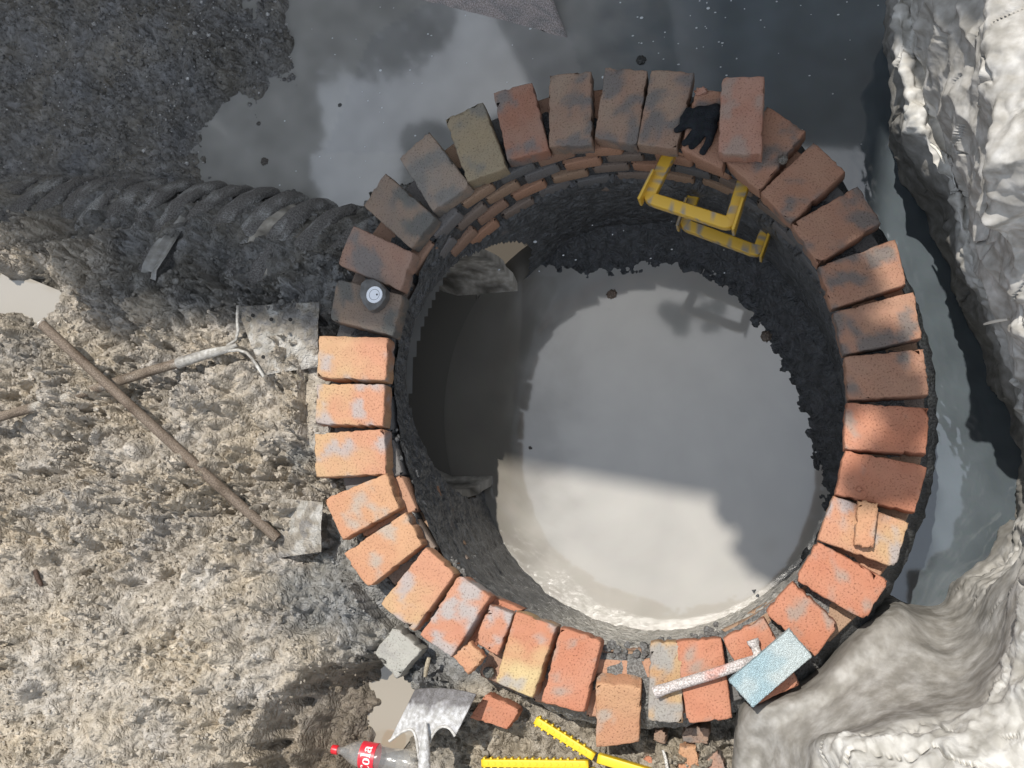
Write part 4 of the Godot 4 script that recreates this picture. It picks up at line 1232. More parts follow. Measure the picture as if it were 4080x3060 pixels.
func blade_mesh(corners: Array, dish: float, thick: float, tone, origin: Vector3, nu := 26, nv := 22, notch := 0.0, tip_wave := 0.0) -> ArrayMesh:
	# corners: tip left, tip right, heel right, heel left. Dished across its width; the heel edge rises into two rolled shoulders
	var s := Shape.new()
	for layer in 2:
		for i in nu:
			for j in nv:
				var u := float(i) / (nu - 1)
				var w := float(j) / (nv - 1)
				var p: Vector3 = (corners[0] as Vector3).lerp(corners[1], w).lerp((corners[3] as Vector3).lerp(corners[2], w), u)
				var along: Vector3 = ((corners[3] as Vector3) - corners[0]).normalized()
				var across := (w - 0.5) * 2.0
				p.y += dish * (1.0 - across * across) + (0.002 if notch > 0.0 else 0.006) * bump_noise.get_noise_3d(p.x * 200.0, p.y * 200.0, p.z * 200.0)
				var lobe := absf(sin(across * PI))
				p -= along * notch * lobe * smoothstep(0.55, 1.0, u)
				if notch > 0.0:
					p += Vector3(0.05, 0.0, 1.0) * 0.06 * exp(-pow(across / 0.2, 2.0)) * smoothstep(0.6, 1.0, u)
				p += along * tip_wave * across * across * smoothstep(0.3, 0.0, u)
				p.y -= thick * layer
				s.add(p, tone.call(p))
	s.sheet(0, nu, nv)
	var b := nu * nv
	for i in nu - 1:
		for j in nv - 1:
			var a := b + i * nv + j
			s.quad(a, a + nv, a + nv + 1, a + 1)
	for i in nu - 1:
		s.quad(i * nv, (i + 1) * nv, b + (i + 1) * nv, b + i * nv)
		s.quad((i + 1) * nv + nv - 1, i * nv + nv - 1, b + i * nv + nv - 1, b + (i + 1) * nv + nv - 1)
	for j in nv - 1:
		s.quad(j + 1, j, b + j, b + j + 1)
		s.quad((nu - 1) * nv + j, (nu - 1) * nv + j + 1, b + (nu - 1) * nv + j + 1, b + (nu - 1) * nv + j)
	for i in s.v.size():
		s.v[i] -= origin
	return s.mesh()

func local_tube(path: Array, radius: Array, origin: Vector3, seg: int, tone) -> ArrayMesh:
	var s := Shape.new()
	s.tube(path, radius, seg, Color.WHITE, true, tone)
	for i in s.v.size():
		s.v[i] -= origin
	return s.mesh()

func disc_mesh(r: float, h: float) -> CylinderMesh:
	var c := CylinderMesh.new()
	c.top_radius = r
	c.bottom_radius = r
	c.height = h
	c.radial_segments = 20
	return c

func build_shovels() -> void:
	# one lies with its muddy blade under the bricks on the left
	var at: Vector3 = Vector3(-1.535, -0.060, -0.670)
	var a := thing("shovel", "mud-caked shovel lying on the tan mud with its perforated blade against the bricks", "shovel", at)
	var cr: Array = [Vector3(-1.387, -0.055, -0.789), Vector3(-1.381, -0.060, -0.574), Vector3(-1.566, -0.035, -0.551), Vector3(-1.672, -0.030, -0.786)]
	piece("blade", blade_mesh(cr, 0.012, 0.004, caked_tone, at, 40, 34, 0.0, 0.0), mats.mud, a)
	for h in [Vector3(-1.609, -0.020, -0.779), Vector3(-1.539, -0.016, -0.762), Vector3(-1.474, -0.020, -0.765), Vector3(-1.591, -0.017, -0.709)]:
		pass
	for h in [[546.5, 0], [586, 1], [626, 2], [554, 3]]:
		var spots4: Array = [Vector3(-1.609, -0.022, -0.750), Vector3(-1.538, -0.018, -0.731), Vector3(-1.471, -0.021, -0.727), Vector3(-1.566, -0.026, -0.609)]
		piece("rivet_hole", disc_mesh(0.0062, 0.004), mats.hole, a, spots4[h[1]] - at)
	var heel := []
	for p in [Vector3(-1.660, -0.012, -0.784), Vector3(-1.658, -0.010, -0.736), Vector3(-1.654, -0.010, -0.696), Vector3(-1.659, -0.008, -0.666), Vector3(-1.686, -0.000, -0.646)]:
		heel.append(p)
	piece("rolled_edge", local_tube(finer(heel, 0.02), wide(finer(heel, 0.02), 0.0055), at, 8, steel_tone), mats.steel, a)
	var heel2 := []
	for p in [Vector3(-1.557, -0.020, -0.542), Vector3(-1.574, -0.012, -0.570), Vector3(-1.595, -0.008, -0.601), Vector3(-1.614, -0.004, -0.621), Vector3(-1.643, 0.000, -0.631), Vector3(-1.685, -0.000, -0.630)]:
		heel2.append(p)
	piece("rolled_edge", local_tube(finer(heel2, 0.02), wide(finer(heel2, 0.02), 0.0055), at, 8, steel_tone), mats.steel, a)
	var sock: Array = [Vector3(-1.652, -0.006, -0.650), Vector3(-1.685, -0.000, -0.636), Vector3(-1.753, 0.000, -0.624), Vector3(-1.821, 0.000, -0.609), Vector3(-1.866, 0.000, -0.597)]
	piece("socket", local_tube(sock, [0.007, 0.012, 0.0165, 0.018, 0.0185], at, 14, steel_tone), mats.steel, a)
	var hand: Array = [Vector3(-1.859, -0.000, -0.600), Vector3(-1.977, 0.000, -0.575), Vector3(-2.186, 0.005, -0.522), Vector3(-2.368, 0.005, -0.481), Vector3(-2.564, 0.005, -0.440), Vector3(-2.727, 0.005, -0.408)]
	piece("handle", local_tube(finer(hand, 0.03), wide(finer(hand, 0.03), 0.0165), at, 14, wood_tone), mats.wood, a)
	# one is stuck in the mud, its pole leaning across the first
	at = Vector3(-1.518, -0.100, -0.015)
	var b := thing("shovel", "shovel with a long brown pole leaning across the other shovel, blade stuck in mud", "shovel", at)
	var pole: Array = [Vector3(-2.330, 0.100, -0.737), Vector3(-2.017, 0.055, -0.471), Vector3(-1.775, 0.010, -0.260), Vector3(-1.514, -0.075, -0.025)]
	piece("handle", local_tube(finer(pole, 0.04), wide(finer(pole, 0.04), 0.0165), at, 16, pole_tone), mats.wood, b)
	var cap := Shape.new()
	var dir: Vector3 = ((pole[0] as Vector3) - pole[1]).normalized()
	cap.tube([(pole[0] as Vector3) - dir * 0.003 - at, (pole[0] as Vector3) + dir * 0.004 - at], [0.0168, 0.015], 16, Color(0.75, 0.73, 0.68))
	piece("handle_end", cap.mesh(), mats.wood, b)
	var cb: Array = [Vector3(-1.343, -0.040, 0.017), Vector3(-1.345, -0.045, -0.136), Vector3(-1.535, -0.115, -0.155), Vector3(-1.532, -0.115, 0.037)]
	piece("blade", blade_mesh(cb, 0.008, 0.003, caked_tone, at, 30, 26, 0.0, 0.0), mats.mud, b)
	# one with a bright blade rests on the rubble below the ring
	at = Vector3(-0.990, -0.040, 0.507)
	var c := thing("shovel", "clean steel shovel with a bright silver blade resting below the brick ring", "shovel", at)
	var cc: Array = [Vector3(-0.830, -0.040, 0.410), Vector3(-1.027, -0.060, 0.407), Vector3(-1.096, -0.020, 0.562), Vector3(-0.887, -0.000, 0.534)]
	var shine := func(p: Vector3) -> Color:
		var n := bump_noise.get_noise_3d(p.x * 150.0, p.y * 150.0, p.z * 150.0)
		var f := bump_noise.get_noise_3d(p.x * 700.0, p.y * 700.0, p.z * 300.0)
		var tip := smoothstep(0.50, 0.415, p.z)
		return Color(0.60, 0.60, 0.61).lerp(Color(0.16, 0.15, 0.155), clampf(tip * 1.5 + 0.55 * n + 0.5 * f - 0.02, 0.0, 1.0))
	piece("blade", blade_mesh(cc, 0.02, 0.003, shine, at, 40, 61, 0.036, 0.014), mats.steel, c)
	var rim := []
	for i in 41:
		rim.append(heel_point(cc, i / 40.0, 0.02, 0.036))
	piece("rolled_edge", local_tube(rim, wide(rim, 0.0042), at, 8, func(_p): return Color(0.64, 0.63, 0.61)), mats.steel, c)
	var neck: Array = [Vector3(-0.972, 0.012, 0.498), Vector3(-0.969, 0.022, 0.534), Vector3(-0.968, 0.030, 0.576), Vector3(-0.966, 0.036, 0.624), Vector3(-0.959, 0.050, 0.737)]
	piece("socket", local_tube(neck, [0.004, 0.011, 0.0165, 0.0185, 0.019], at, 14, func(_p): return Color(0.58, 0.58, 0.58)), mats.steel, c)

func heel_point(corners: Array, w: float, dish: float, notch: float) -> Vector3:
	var p: Vector3 = (corners[3] as Vector3).lerp(corners[2], w)
	var along: Vector3 = ((corners[3] as Vector3) - corners[0]).normalized()
	var across := (w - 0.5) * 2.0
	p.y += dish * (1.0 - across * across)
	p -= along * notch * absf(sin(across * PI))
	return p + Vector3(0.05, 0.0, 1.0) * 0.06 * exp(-pow(across / 0.2, 2.0))

func wide(path: Array, r: float) -> Array:
	var out := []
	for p in path:
		out.append(r)
	return out

func build_tools() -> void:
	# hammer on the near bricks
	var at: Vector3 = Vector3(-0.171, 0.020, 0.342)
	var h := thing("hammer", "plaster-spattered hammer with a pinkish white handle, its head under the blue sponge", "hammer", at)
	var grip := func(p: Vector3) -> Color:
		var n := bump_noise.get_noise_3d(p.x * 130.0, p.y * 130.0, p.z * 130.0)
		var f := bump_noise.get_noise_3d(p.x * 420.0, p.y * 420.0, p.z * 420.0)
		return Color(0.66, 0.60, 0.58).lerp(Color(0.70, 0.40, 0.34), smoothstep(0.05, 0.4, n)).lerp(Color(0.30, 0.28, 0.27), smoothstep(0.25, 0.4, f) * 0.7)
	var hp: Array = finer([Vector3(-0.314, 0.026, 0.390), Vector3(-0.299, 0.026, 0.383), Vector3(-0.244, 0.027, 0.364), Vector3(-0.158, 0.028, 0.336), Vector3(-0.085, 0.030, 0.309), Vector3(-0.037, 0.030, 0.294)], 0.01)
	var hr := []
	for i in hp.size():
		hr.append(0.0145 if i > 2 else 0.017 - 0.001 * i)
	piece("handle", local_tube(hp, hr, at, 14, grip), mats.wood, h)
	var hd: Array = finer([Vector3(-0.052, 0.030, 0.244), Vector3(-0.046, 0.030, 0.261), Vector3(-0.041, 0.030, 0.277), Vector3(-0.033, 0.030, 0.301), Vector3(-0.024, 0.030, 0.330), Vector3(-0.014, 0.028, 0.365)], 0.008)
	var rr := []
	for i in hd.size():
		rr.append(0.0165 if i < 2 else (0.0115 if i < 5 else 0.0155))
	piece("head", local_tube(hd, rr, at, 12, func(p): return Color(0.62, 0.57, 0.54) * (1.0 + 0.5 * bump_noise.get_noise_3d(p.x * 300.0, p.y * 300.0, p.z * 300.0))), mats.wood, h)
	# sponge
	var q: Array = [Vector3(0.098, 0.085, 0.277), Vector3(-0.058, 0.080, 0.412), Vector3(-0.118, 0.080, 0.345), Vector3(0.043, 0.085, 0.209)]
	var c := middle(q)
	var s := Shape.new()
	var n := 40
	for face in 2:
		for i in n:
			for j in n:
				var u := float(i) / (n - 1)
				var w := float(j) / (n - 1)
				var p: Vector3 = (q[3] as Vector3).lerp(q[0], u).lerp((q[2] as Vector3).lerp(q[1], u), w)
				var rough := tone_noise.get_noise_3d(p.x * 1500.0, 0, p.z * 1500.0)
				p.y += 0.0008 * rough
				if i == 0 or j == 0 or i == n - 1 or j == n - 1:
					p += ((c - p) * Vector3(1, 0, 1)).normalized() * (0.0015 + 0.003 * rough)
					p.y -= 0.003
				p.y -= 0.042 * face
				var worn := bump_noise.get_noise_3d(p.x * 70.0, 0, p.z * 70.0)
				var col := Color(0.40, 0.54, 0.59).lerp(Color(0.56, 0.63, 0.63), smoothstep(-0.3, 0.3, worn)) * (1.0 + 0.3 * rough)
				s.add(p - c, col)
	s.sheet(0, n, n)
	s.sheet(n * n, n, n)
	var b := n * n
	for i in n - 1:
		for pair in [[i * n, (i + 1) * n], [i * n + n - 1, (i + 1) * n + n - 1], [i, i + 1], [(n - 1) * n + i, (n - 1) * n + i + 1]]:
			s.quad(pair[0], pair[1], b + pair[1], b + pair[0])
	s.outward(Vector3(0, -0.021, 0))
	solo("sponge", s.mesh(), mats.foam_pad, "pale blue rectangular sponge lying across the hammer on the near bricks", "sponge", c)
	# tape measure
	at = Vector3(-1.169, 0.000, -0.776)
	var t := thing("tape_measure", "small tape measure with a round silver face lying on a muddy brick", "tape measure", at)
	var body := Shape.new()
	var ol: Array = [Vector3(-1.203, 0.000, -0.815), Vector3(-1.188, 0.000, -0.827), Vector3(-1.161, 0.000, -0.827), Vector3(-1.137, 0.000, -0.813), Vector3(-1.116, 0.000, -0.787), Vector3(-1.117, 0.000, -0.763), Vector3(-1.132, 0.000, -0.740), Vector3(-1.153, 0.000, -0.725), Vector3(-1.172, 0.000, -0.723), Vector3(-1.195, 0.000, -0.750), Vector3(-1.207, 0.000, -0.781)]
	var m := ol.size()
	for lay in [[0.0, 1.0], [0.026, 1.0], [0.031, 0.93], [0.032, 0.5]]:
		for p in ol:
			body.add((p - at) * Vector3(lay[1], 0, lay[1]) + Vector3(0, lay[0] + 0.003, 0), Color(0.16, 0.155, 0.15))
	for l in 3:
		for k in m:
			body.quad(l * m + k, l * m + (k + 1) % m, (l + 1) * m + (k + 1) % m, (l + 1) * m + k)
	var mid := body.add(Vector3(0, 0.035, 0), Color(0.16, 0.155, 0.15))
	for k in m:
		body.tri(mid, 3 * m + k, 3 * m + (k + 1) % m)
	body.outward(Vector3(0, 0.016, 0))
	piece("case", body.mesh(), mats.plastic, t)
	var up: Vector3 = Vector3(-1.153, 0.036, -0.773)
	piece("face", disc_mesh(0.0268, 0.006), mats.chrome, t, up - at)
	piece("face_ring", ring_mesh(0.0175, 0.0012), mats.dark_plastic, t, up - at + Vector3(0, 0.003, 0))
	piece("screw", disc_mesh(0.0028, 0.0015), mats.dark_plastic, t, up - at + Vector3(0.009, 0.0036, 0.0005))
	var lip := Shape.new()
	lip.box(Vector3(0.012, 0.008, 0.033), Vector3(0.030, 0.003, 0.012), Basis(Vector3.UP, 0.7), Color(0.5, 0.46, 0.38), 0.001)
	piece("blade_hook", lip.mesh(), mats.steel, t)

func ring_mesh(r: float, w: float) -> TorusMesh:
	var m := TorusMesh.new()
	m.inner_radius = r - w
	m.outer_radius = r
	m.rings = 24
	m.ring_segments = 6
	return m

func capsule(p: Vector3, a: Vector3, b: Vector3, ra: float, rb: float) -> float:
	var ab := b - a
	var t := clampf((p - a).dot(ab) / ab.length_squared(), 0.0, 1.0)
	return (p - a - ab * t).length() - lerpf(ra, rb, t)

func soft_min(a: float, b: float, k: float) -> float:
	var h := clampf(0.5 + 0.5 * (b - a) / k, 0.0, 1.0)
	return lerpf(b, a, h) - k * h * (1.0 - h)

func build_glove() -> void:
	# a limp black glove: palm and five fingers meshed as one surface by surface nets
	var palm: Array = [Vector3(-0.143, 0.012, -1.263), Vector3(-0.096, 0.012, -1.265), Vector3(-0.118, 0.014, -1.215), Vector3(-0.157, 0.012, -1.240)]
	var fingers := [
		[Vector3(-0.164, 0.014, -1.240), Vector3(-0.188, 0.010, -1.230), Vector3(-0.210, 0.007, -1.221)],
		[Vector3(-0.144, 0.014, -1.219), Vector3(-0.168, 0.010, -1.194), Vector3(-0.189, 0.007, -1.177)],
		[Vector3(-0.131, 0.014, -1.210), Vector3(-0.149, 0.010, -1.182), Vector3(-0.168, 0.007, -1.165)],
		[Vector3(-0.104, 0.014, -1.214), Vector3(-0.119, 0.010, -1.170), Vector3(-0.137, 0.007, -1.144)],
		[Vector3(-0.172, 0.012, -1.274), Vector3(-0.187, 0.010, -1.255), Vector3(-0.193, 0.008, -1.237)]]
	var lo: Vector3 = Vector3(-0.221, 0.000, -1.338)
	var hi: Vector3 = Vector3(-0.070, 0.050, -1.102)
	lo.y = -0.006
	hi.y = 0.042
	var cell := 0.0036
	var dims := Vector3i(int((hi.x - lo.x) / cell) + 2, int((hi.y - lo.y) / cell) + 2, int((hi.z - lo.z) / cell) + 2)
	var val := PackedFloat32Array()
	val.resize(dims.x * dims.y * dims.z)
	for i in dims.x:
		for j in dims.y:
			for k in dims.z:
				var p := lo + Vector3(i, j, k) * cell
				var f := p
				f.y = p.y * 1.3
				var d := 1.0
				for e in 4:
					d = soft_min(d, capsule(f, palm[e], palm[(e + 1) % 4], 0.02, 0.02), 0.014)
				for g in fingers:
					var fd := minf(capsule(f, g[0], g[1], 0.0135, 0.0118), capsule(f, g[1], g[2], 0.0118, 0.0098))
					d = soft_min(d, fd, 0.006)
				d += 0.0022 * bump_noise.get_noise_3d(p.x * 420.0, p.y * 420.0, p.z * 420.0)
				val[(i * dims.y + j) * dims.z + k] = d
	var s := Shape.new()
	var at := {}
	for i in dims.x - 1:
		for j in dims.y - 1:
			for k in dims.z - 1:
				var sum := Vector3.ZERO
				var n := 0
				for e in [[0, 0, 0, 1, 0, 0], [0, 1, 0, 1, 1, 0], [0, 0, 1, 1, 0, 1], [0, 1, 1, 1, 1, 1], [0, 0, 0, 0, 1, 0], [1, 0, 0, 1, 1, 0], [0, 0, 1, 0, 1, 1], [1, 0, 1, 1, 1, 1], [0, 0, 0, 0, 0, 1], [1, 0, 0, 1, 0, 1], [0, 1, 0, 0, 1, 1], [1, 1, 0, 1, 1, 1]]:
					var a := val[((i + e[0]) * dims.y + j + e[1]) * dims.z + k + e[2]]
					var b := val[((i + e[3]) * dims.y + j + e[4]) * dims.z + k + e[5]]
					if (a < 0.0) != (b < 0.0):
						var t := a / (a - b)
						sum += Vector3(i + e[0], j + e[1], k + e[2]).lerp(Vector3(i + e[3], j + e[4], k + e[5]), t)
						n += 1
				if n:
					var p := lo + sum / n * cell
					at[(i * dims.y + j) * dims.z + k] = s.add(p, Color(0.018, 0.020, 0.023) * (1.0 + 0.5 * bump_noise.get_noise_3d(p.x * 300.0, p.y * 300.0, p.z * 300.0)))
	var ux := dims.y * dims.z
	var uy := dims.z
	for i in range(1, dims.x - 1):
		for j in range(1, dims.y - 1):
			for k in range(1, dims.z - 1):
				var g := i * ux + j * uy + k
				for e in [[ux, uy, 1], [uy, 1, ux], [1, ux, uy]]:
					if (val[g] < 0.0) != (val[g + e[0]] < 0.0):
						var q := [g, g - e[1], g - e[1] - e[2], g - e[2]]
						if at.has(q[0]) and at.has(q[1]) and at.has(q[2]) and at.has(q[3]):
							if val[g] < 0.0:
								s.quad(at[q[3]], at[q[2]], at[q[1]], at[q[0]])
							else:
								s.quad(at[q[0]], at[q[1]], at[q[2]], at[q[3]])
	var c: Vector3 = Vector3(-0.138, 0.000, -1.231)
	for i in s.v.size():
		s.v[i] -= c
	solo("work_glove", s.mesh(), mats.cloth, "limp black work glove lying on the far bricks beside the loose brick", "glove", c)

func build_loose_irons() -> void:
	var yellow := Color(0.74, 0.50, 0.02)
	var sets := [
		[[Vector3(-0.686, -0.150, 0.505), Vector3(-0.512, -0.145, 0.598), Vector3(-0.344, -0.140, 0.635)], "bright yellow step iron lying on the rubble, its ribbed leg pointing up left"],
		[[Vector3(-0.862, -0.190, 0.643), Vector3(-0.536, -0.185, 0.628), Vector3(-0.499, -0.180, 0.764)], "bright yellow step iron with its ribbed leg lying level along the bottom edge"]]
	for d in sets:
		var p: Array = d[0]
		var at: Vector3 = p[1]
		var o := thing("step_iron", d[1], "step iron", at, "yellow step irons lying below the ring")
		var leg := Shape.new()
		bar(leg, finer([p[0] - at, p[1] - at]), 0.023, 0.024, -0.4, yellow)
		piece("leg", leg.mesh(), mats.yellow, o)
		var tread := Shape.new()
		bar(tread, finer([p[1] - at + (p[2] - p[1]).normalized() * 0.012, p[2] - at]), 0.027, 0.03, -0.4, yellow)
		piece("tread", tread.mesh(), mats.yellow, o)
		var along: Vector3 = (p[1] - p[0]).normalized()
		var side := along.cross(Vector3.UP).normalized()
		var turn := Basis(along, Vector3.UP, side)
		var length: float = (p[1] - p[0]).length()
		var x := 0.008
		while x < length - 0.02:
			for e in [-1.0, 1.0]:
				var rib := Shape.new()
				var c: Vector3 = p[0] - at + along * x + side * e * 0.0135
				rib.box(c, Vector3(0.007, 0.02, 0.007), turn, yellow, 0.002)
				piece("rib", rib.mesh(), mats.yellow, o)
			piece("stud", disc_mesh(0.0048, 0.003), mats.yellow_plain, o, p[0] - at + along * (x + 0.01) + Vector3(0, 0.0125, 0))
			x += 0.0215

func build_bottle() -> void:
	var a: Vector3 = Vector3(-1.357, -0.190, 0.630)
	var b: Vector3 = Vector3(-1.074, -0.215, 0.667)
	var ax := (b - a).normalized()
	var at := a
	var o := thing("drink_bottle", "crushed clear plastic drink bottle with a red cap and red label beside the shovel", "bottle", at)
	var up := (Vector3.UP - ax * ax.y).normalized()
	var turn := Basis(ax, up, ax.cross(up).normalized())
	var profile := [[0.012, 0.011], [0.03, 0.0115], [0.036, 0.013], [0.05, 0.022], [0.065, 0.031], [0.08, 0.037], [0.095, 0.0395], [0.10, 0.0395], [0.155, 0.039], [0.165, 0.0375], [0.19, 0.033], [0.215, 0.036], [0.24, 0.039], [0.27, 0.040], [0.285, 0.034], [0.288, 0.0]]
	var s := Shape.new()
	for d in profile:
		for k in 33:
			var g := TAU * k / 32
			var r: float = d[1] * (1.0 + 0.06 * bump_noise.get_noise_2d(d[0] * 900.0, (k % 32) * 14.0))
			s.add(turn * Vector3(d[0], cos(g) * r, sin(g) * r), Color.WHITE)
	s.sheet(0, profile.size(), 33)
	s.outward(turn * Vector3(0.14, 0, 0))
	piece("bottle_body", s.mesh(), mats.clear_plastic, o)
	var cap := Shape.new()
	cap.tube([turn * Vector3(0.0, 0, 0), turn * Vector3(0.002, 0, 0), turn * Vector3(0.019, 0, 0), turn * Vector3(0.02, 0, 0)], [0.0125, 0.0142, 0.0145, 0.0138], 24)
	piece("cap", cap.mesh(), mats.red_plastic, o)
	var lab := Shape.new()
	for i in 2:
		for k in 41:
			var g := TAU * k / 40
			lab.add(turn * Vector3(0.1 + 0.05 * i, cos(g) * 0.0415, sin(g) * 0.0415))
	lab.sheet(0, 2, 41)
	lab.outward(turn * Vector3(0.125, 0, 0))
	var label := piece("label", lab.mesh(), mats.red_label, o)
	# the print runs round the bottle
	var tm := TextMesh.new()
	var font := SystemFont.new()
	font.font_names = PackedStringArray(["Droid Serif"])
	font.font_italic = true
	font.font_weight = 700
	tm.font = font
	tm.text = "Coca-Cola"
	tm.font_size = 64
	tm.pixel_size = 0.00062
	tm.depth = 0.0
	var arr := tm.get_mesh_arrays()
	var pts: PackedVector3Array = arr[Mesh.ARRAY_VERTEX]
	var print := Shape.new()
	for p in pts:
		var g := (p.x - 0.056) / 0.0422            # round the girth; «Cola» lies on top
		var x: float = 0.125 - p.y
		print.add(turn * Vector3(x, cos(g) * 0.0424, -sin(g) * 0.0424))
	var idx = arr[Mesh.ARRAY_INDEX]
	if idx != null and idx.size() > 0:
		print.ix = idx
	else:
		for i in pts.size():
			print.ix.append(i)
	print.outward(turn * Vector3(0.125, 0, 0))
	piece("lettering", print.mesh(), mats.white_print, label)

func build_litter() -> void:
	loose_brick("loose_brick", [Vector3(-0.073, 0.067, -1.342), Vector3(0.048, 0.067, -1.330), Vector3(0.030, 0.067, -1.091), Vector3(-0.091, 0.067, -1.108)], 0.062, "E", 501.0, "loose whole brick laid on top of the far side of the ring beside the glove", "brick")
	loose_brick("loose_brick", [Vector3(-0.372, -0.075, 0.540), Vector3(-0.495, -0.075, 0.562), Vector3(-0.482, -0.012, 0.376), Vector3(-0.354, -0.012, 0.381)], 0.062, "T", 517.0, "tan brick leaning down off the near side of the ring beside the yellow step irons", "brick")
	loose_brick("half_brick", [Vector3(-0.842, 0.030, 0.362), Vector3(-0.889, 0.030, 0.311), Vector3(-0.837, 0.030, 0.266), Vector3(-0.791, 0.030, 0.311)], 0.035, "T", 523.0, "small square half brick lying on the near bricks above the silver shovel", "brick", 0.06)
	loose_brick("half_brick", [Vector3(-0.764, -0.120, 0.535), Vector3(-0.885, -0.120, 0.504), Vector3(-0.835, -0.120, 0.428), Vector3(-0.726, -0.120, 0.472)], 0.06, "O", 541.0, "broken orange half brick lying on the mud right of the silver shovel", "brick", 0.12)
	loose_brick("brick_fragment", [Vector3(0.265, 0.036, 0.007), Vector3(0.216, 0.036, 0.001), Vector3(0.233, 0.036, -0.119), Vector3(0.285, 0.036, -0.115)], 0.036, "T", 557.0, "narrow brick stub lying on top of the right side of the ring", "brick", 0.03)
	loose_brick("brick_fragment", [Vector3(0.246, 0.012, -0.138), Vector3(0.230, 0.012, -0.148), Vector3(0.237, 0.012, -0.160), Vector3(0.252, 0.012, -0.155)], 0.01, "O", 563.0, "tiny orange brick flake on the ring just above the narrow stub", "brick flake", 0.1)
	loose_brick("brick_fragment", [Vector3(-0.151, 0.004, -1.315), Vector3(-0.161, 0.004, -1.343), Vector3(-0.127, 0.012, -1.351), Vector3(-0.111, 0.012, -1.331)], 0.03, "E", 569.0, "small orange brick chip wedged among the far bricks above the glove", "brick", 0.06)
	loose_brick("brick_fragment", [Vector3(-0.213, -0.200, 0.632), Vector3(-0.281, -0.200, 0.640), Vector3(-0.274, -0.190, 0.569), Vector3(-0.223, -0.190, 0.564)], 0.06, "T", 571.0, "tan lump of brick in the rubble at the bottom edge", "brick", 0.1)
	loose_brick("brick_fragment", [Vector3(-0.140, -0.220, 0.628), Vector3(-0.213, -0.220, 0.645), Vector3(-0.214, -0.220, 0.589), Vector3(-0.166, -0.220, 0.579)], 0.06, "P", 577.0, "greyish pink lump of brick in the rubble under the near bank", "brick", 0.08)
	loose_brick("brick_fragment", [Vector3(-0.314, -0.200, 0.570), Vector3(-0.352, -0.200, 0.557), Vector3(-0.345, -0.190, 0.519), Vector3(-0.305, -0.190, 0.527)], 0.05, "B", 587.0, "brown brick shard in the shade below the leaning tan brick", "brick", 0.1)
	loose_brick("brick_fragment", [Vector3(-0.356, -0.220, 0.638), Vector3(-0.383, -0.220, 0.614), Vector3(-0.369, -0.220, 0.600), Vector3(-0.350, -0.220, 0.604)], 0.03, "O", 593.0, "small bright orange brick chip right of the leaning tan brick", "brick", 0.1)
	loose_brick("brick", [Vector3(-0.190, -0.190, 0.560), Vector3(-0.269, -0.190, 0.557), Vector3(-0.256, -0.180, 0.510), Vector3(-0.182, -0.180, 0.510)], 0.06, "B", 599.0, "dark brick in deep shade under the near edge of the ring", "brick", 0.05)
	loose_brick("concrete_fragment", [Vector3(-1.105, -0.090, 0.400), Vector3(-1.183, -0.090, 0.321), Vector3(-1.112, -0.085, 0.237), Vector3(-1.023, -0.085, 0.309)], 0.06, "GREY", 601.0, "broken grey concrete block lying on the mud at the lower left of the ring", "concrete block", 0.08)
	# wooden peg, stick, twig
	var peg := Shape.new()
	peg.tube([Vector3(-1.005, -0.100, 0.331), Vector3(-1.009, -0.100, 0.347), Vector3(-1.017, -0.110, 0.367), Vector3(-1.023, -0.120, 0.388)], [0.006, 0.0075, 0.0075, 0.0065], 8, Color(0.46, 0.40, 0.30))
	solo("wooden_peg", peg.mesh(), mats.wood, "short pale wooden peg standing on the mud right of the concrete block", "peg")
	var twig := Shape.new()
	twig.tube([Vector3(-2.409, -0.055, 0.081), Vector3(-2.391, -0.050, 0.108), Vector3(-2.373, -0.050, 0.132)], [0.008, 0.009, 0.007], 6, Color(0.10, 0.065, 0.05))
	solo("stick", twig.mesh(), mats.wood, "short dark brown stick on the mud at the left", "stick")
	var chip := Shape.new()
	chip.tube([Vector3(-0.321, -0.200, 0.581), Vector3(-0.313, -0.200, 0.606), Vector3(-0.308, -0.200, 0.637)], [0.004, 0.0055, 0.005], 6, Color(0.68, 0.66, 0.62))
	solo("stick", chip.mesh(), mats.wood, "thin white stick in the rubble at the bottom edge", "stick")
	# stones
	var stones := [
		[Vector3(-0.548, -0.872, -0.969), 0.019, Color(0.27, 0.20, 0.15), "brown stone showing above the well water at the far side"],
		[Vector3(-0.063, -0.868, -0.952), 0.014, Color(0.20, 0.16, 0.13), "small brown stone at the edge of the dark sludge, nearer the step irons"],
		[Vector3(0.026, -0.868, -0.769), 0.020, Color(0.24, 0.19, 0.15), "round brown stone in the well water beside the right-hand sludge"],
		[Vector3(-0.878, -0.876, -0.376), 0.011, Color(0.11, 0.10, 0.09), "dark pebble in the shaded well water near the middle left"],
		[Vector3(-0.369, -0.502, -1.733), 0.018, Color(0.07, 0.07, 0.065), "dark stone breaking the flood water just beyond the far bricks"],
		[Vector3(-1.872, -0.503, -1.509), 0.017, Color(0.12, 0.105, 0.09), "dark stone in the shallow water near the buried pipe"],
		[Vector3(-1.906, -0.504, -1.674), 0.011, Color(0.11, 0.10, 0.09), "small pebble standing alone in the muddy shallows at upper left"],
		[Vector3(-1.553, -0.504, -1.709), 0.010, Color(0.10, 0.10, 0.095), "small pebble in the bright reflection on the flood water"],
		[Vector3(-0.804, -0.055, 0.362), 0.016, Color(0.14, 0.14, 0.125), "grey pebble lying between the half brick and a whole brick"],
		[Vector3(0.087, 0.012, -1.093), 0.013, Color(0.22, 0.20, 0.17), "small stone left lying on the far right bricks below the loose brick"],
		[Vector3(-1.462, -0.090, -0.555), 0.034, Color(0.33, 0.30, 0.24), "rounded lump of mud beside the bricks below the perforated shovel blade"]]
	var k := 0
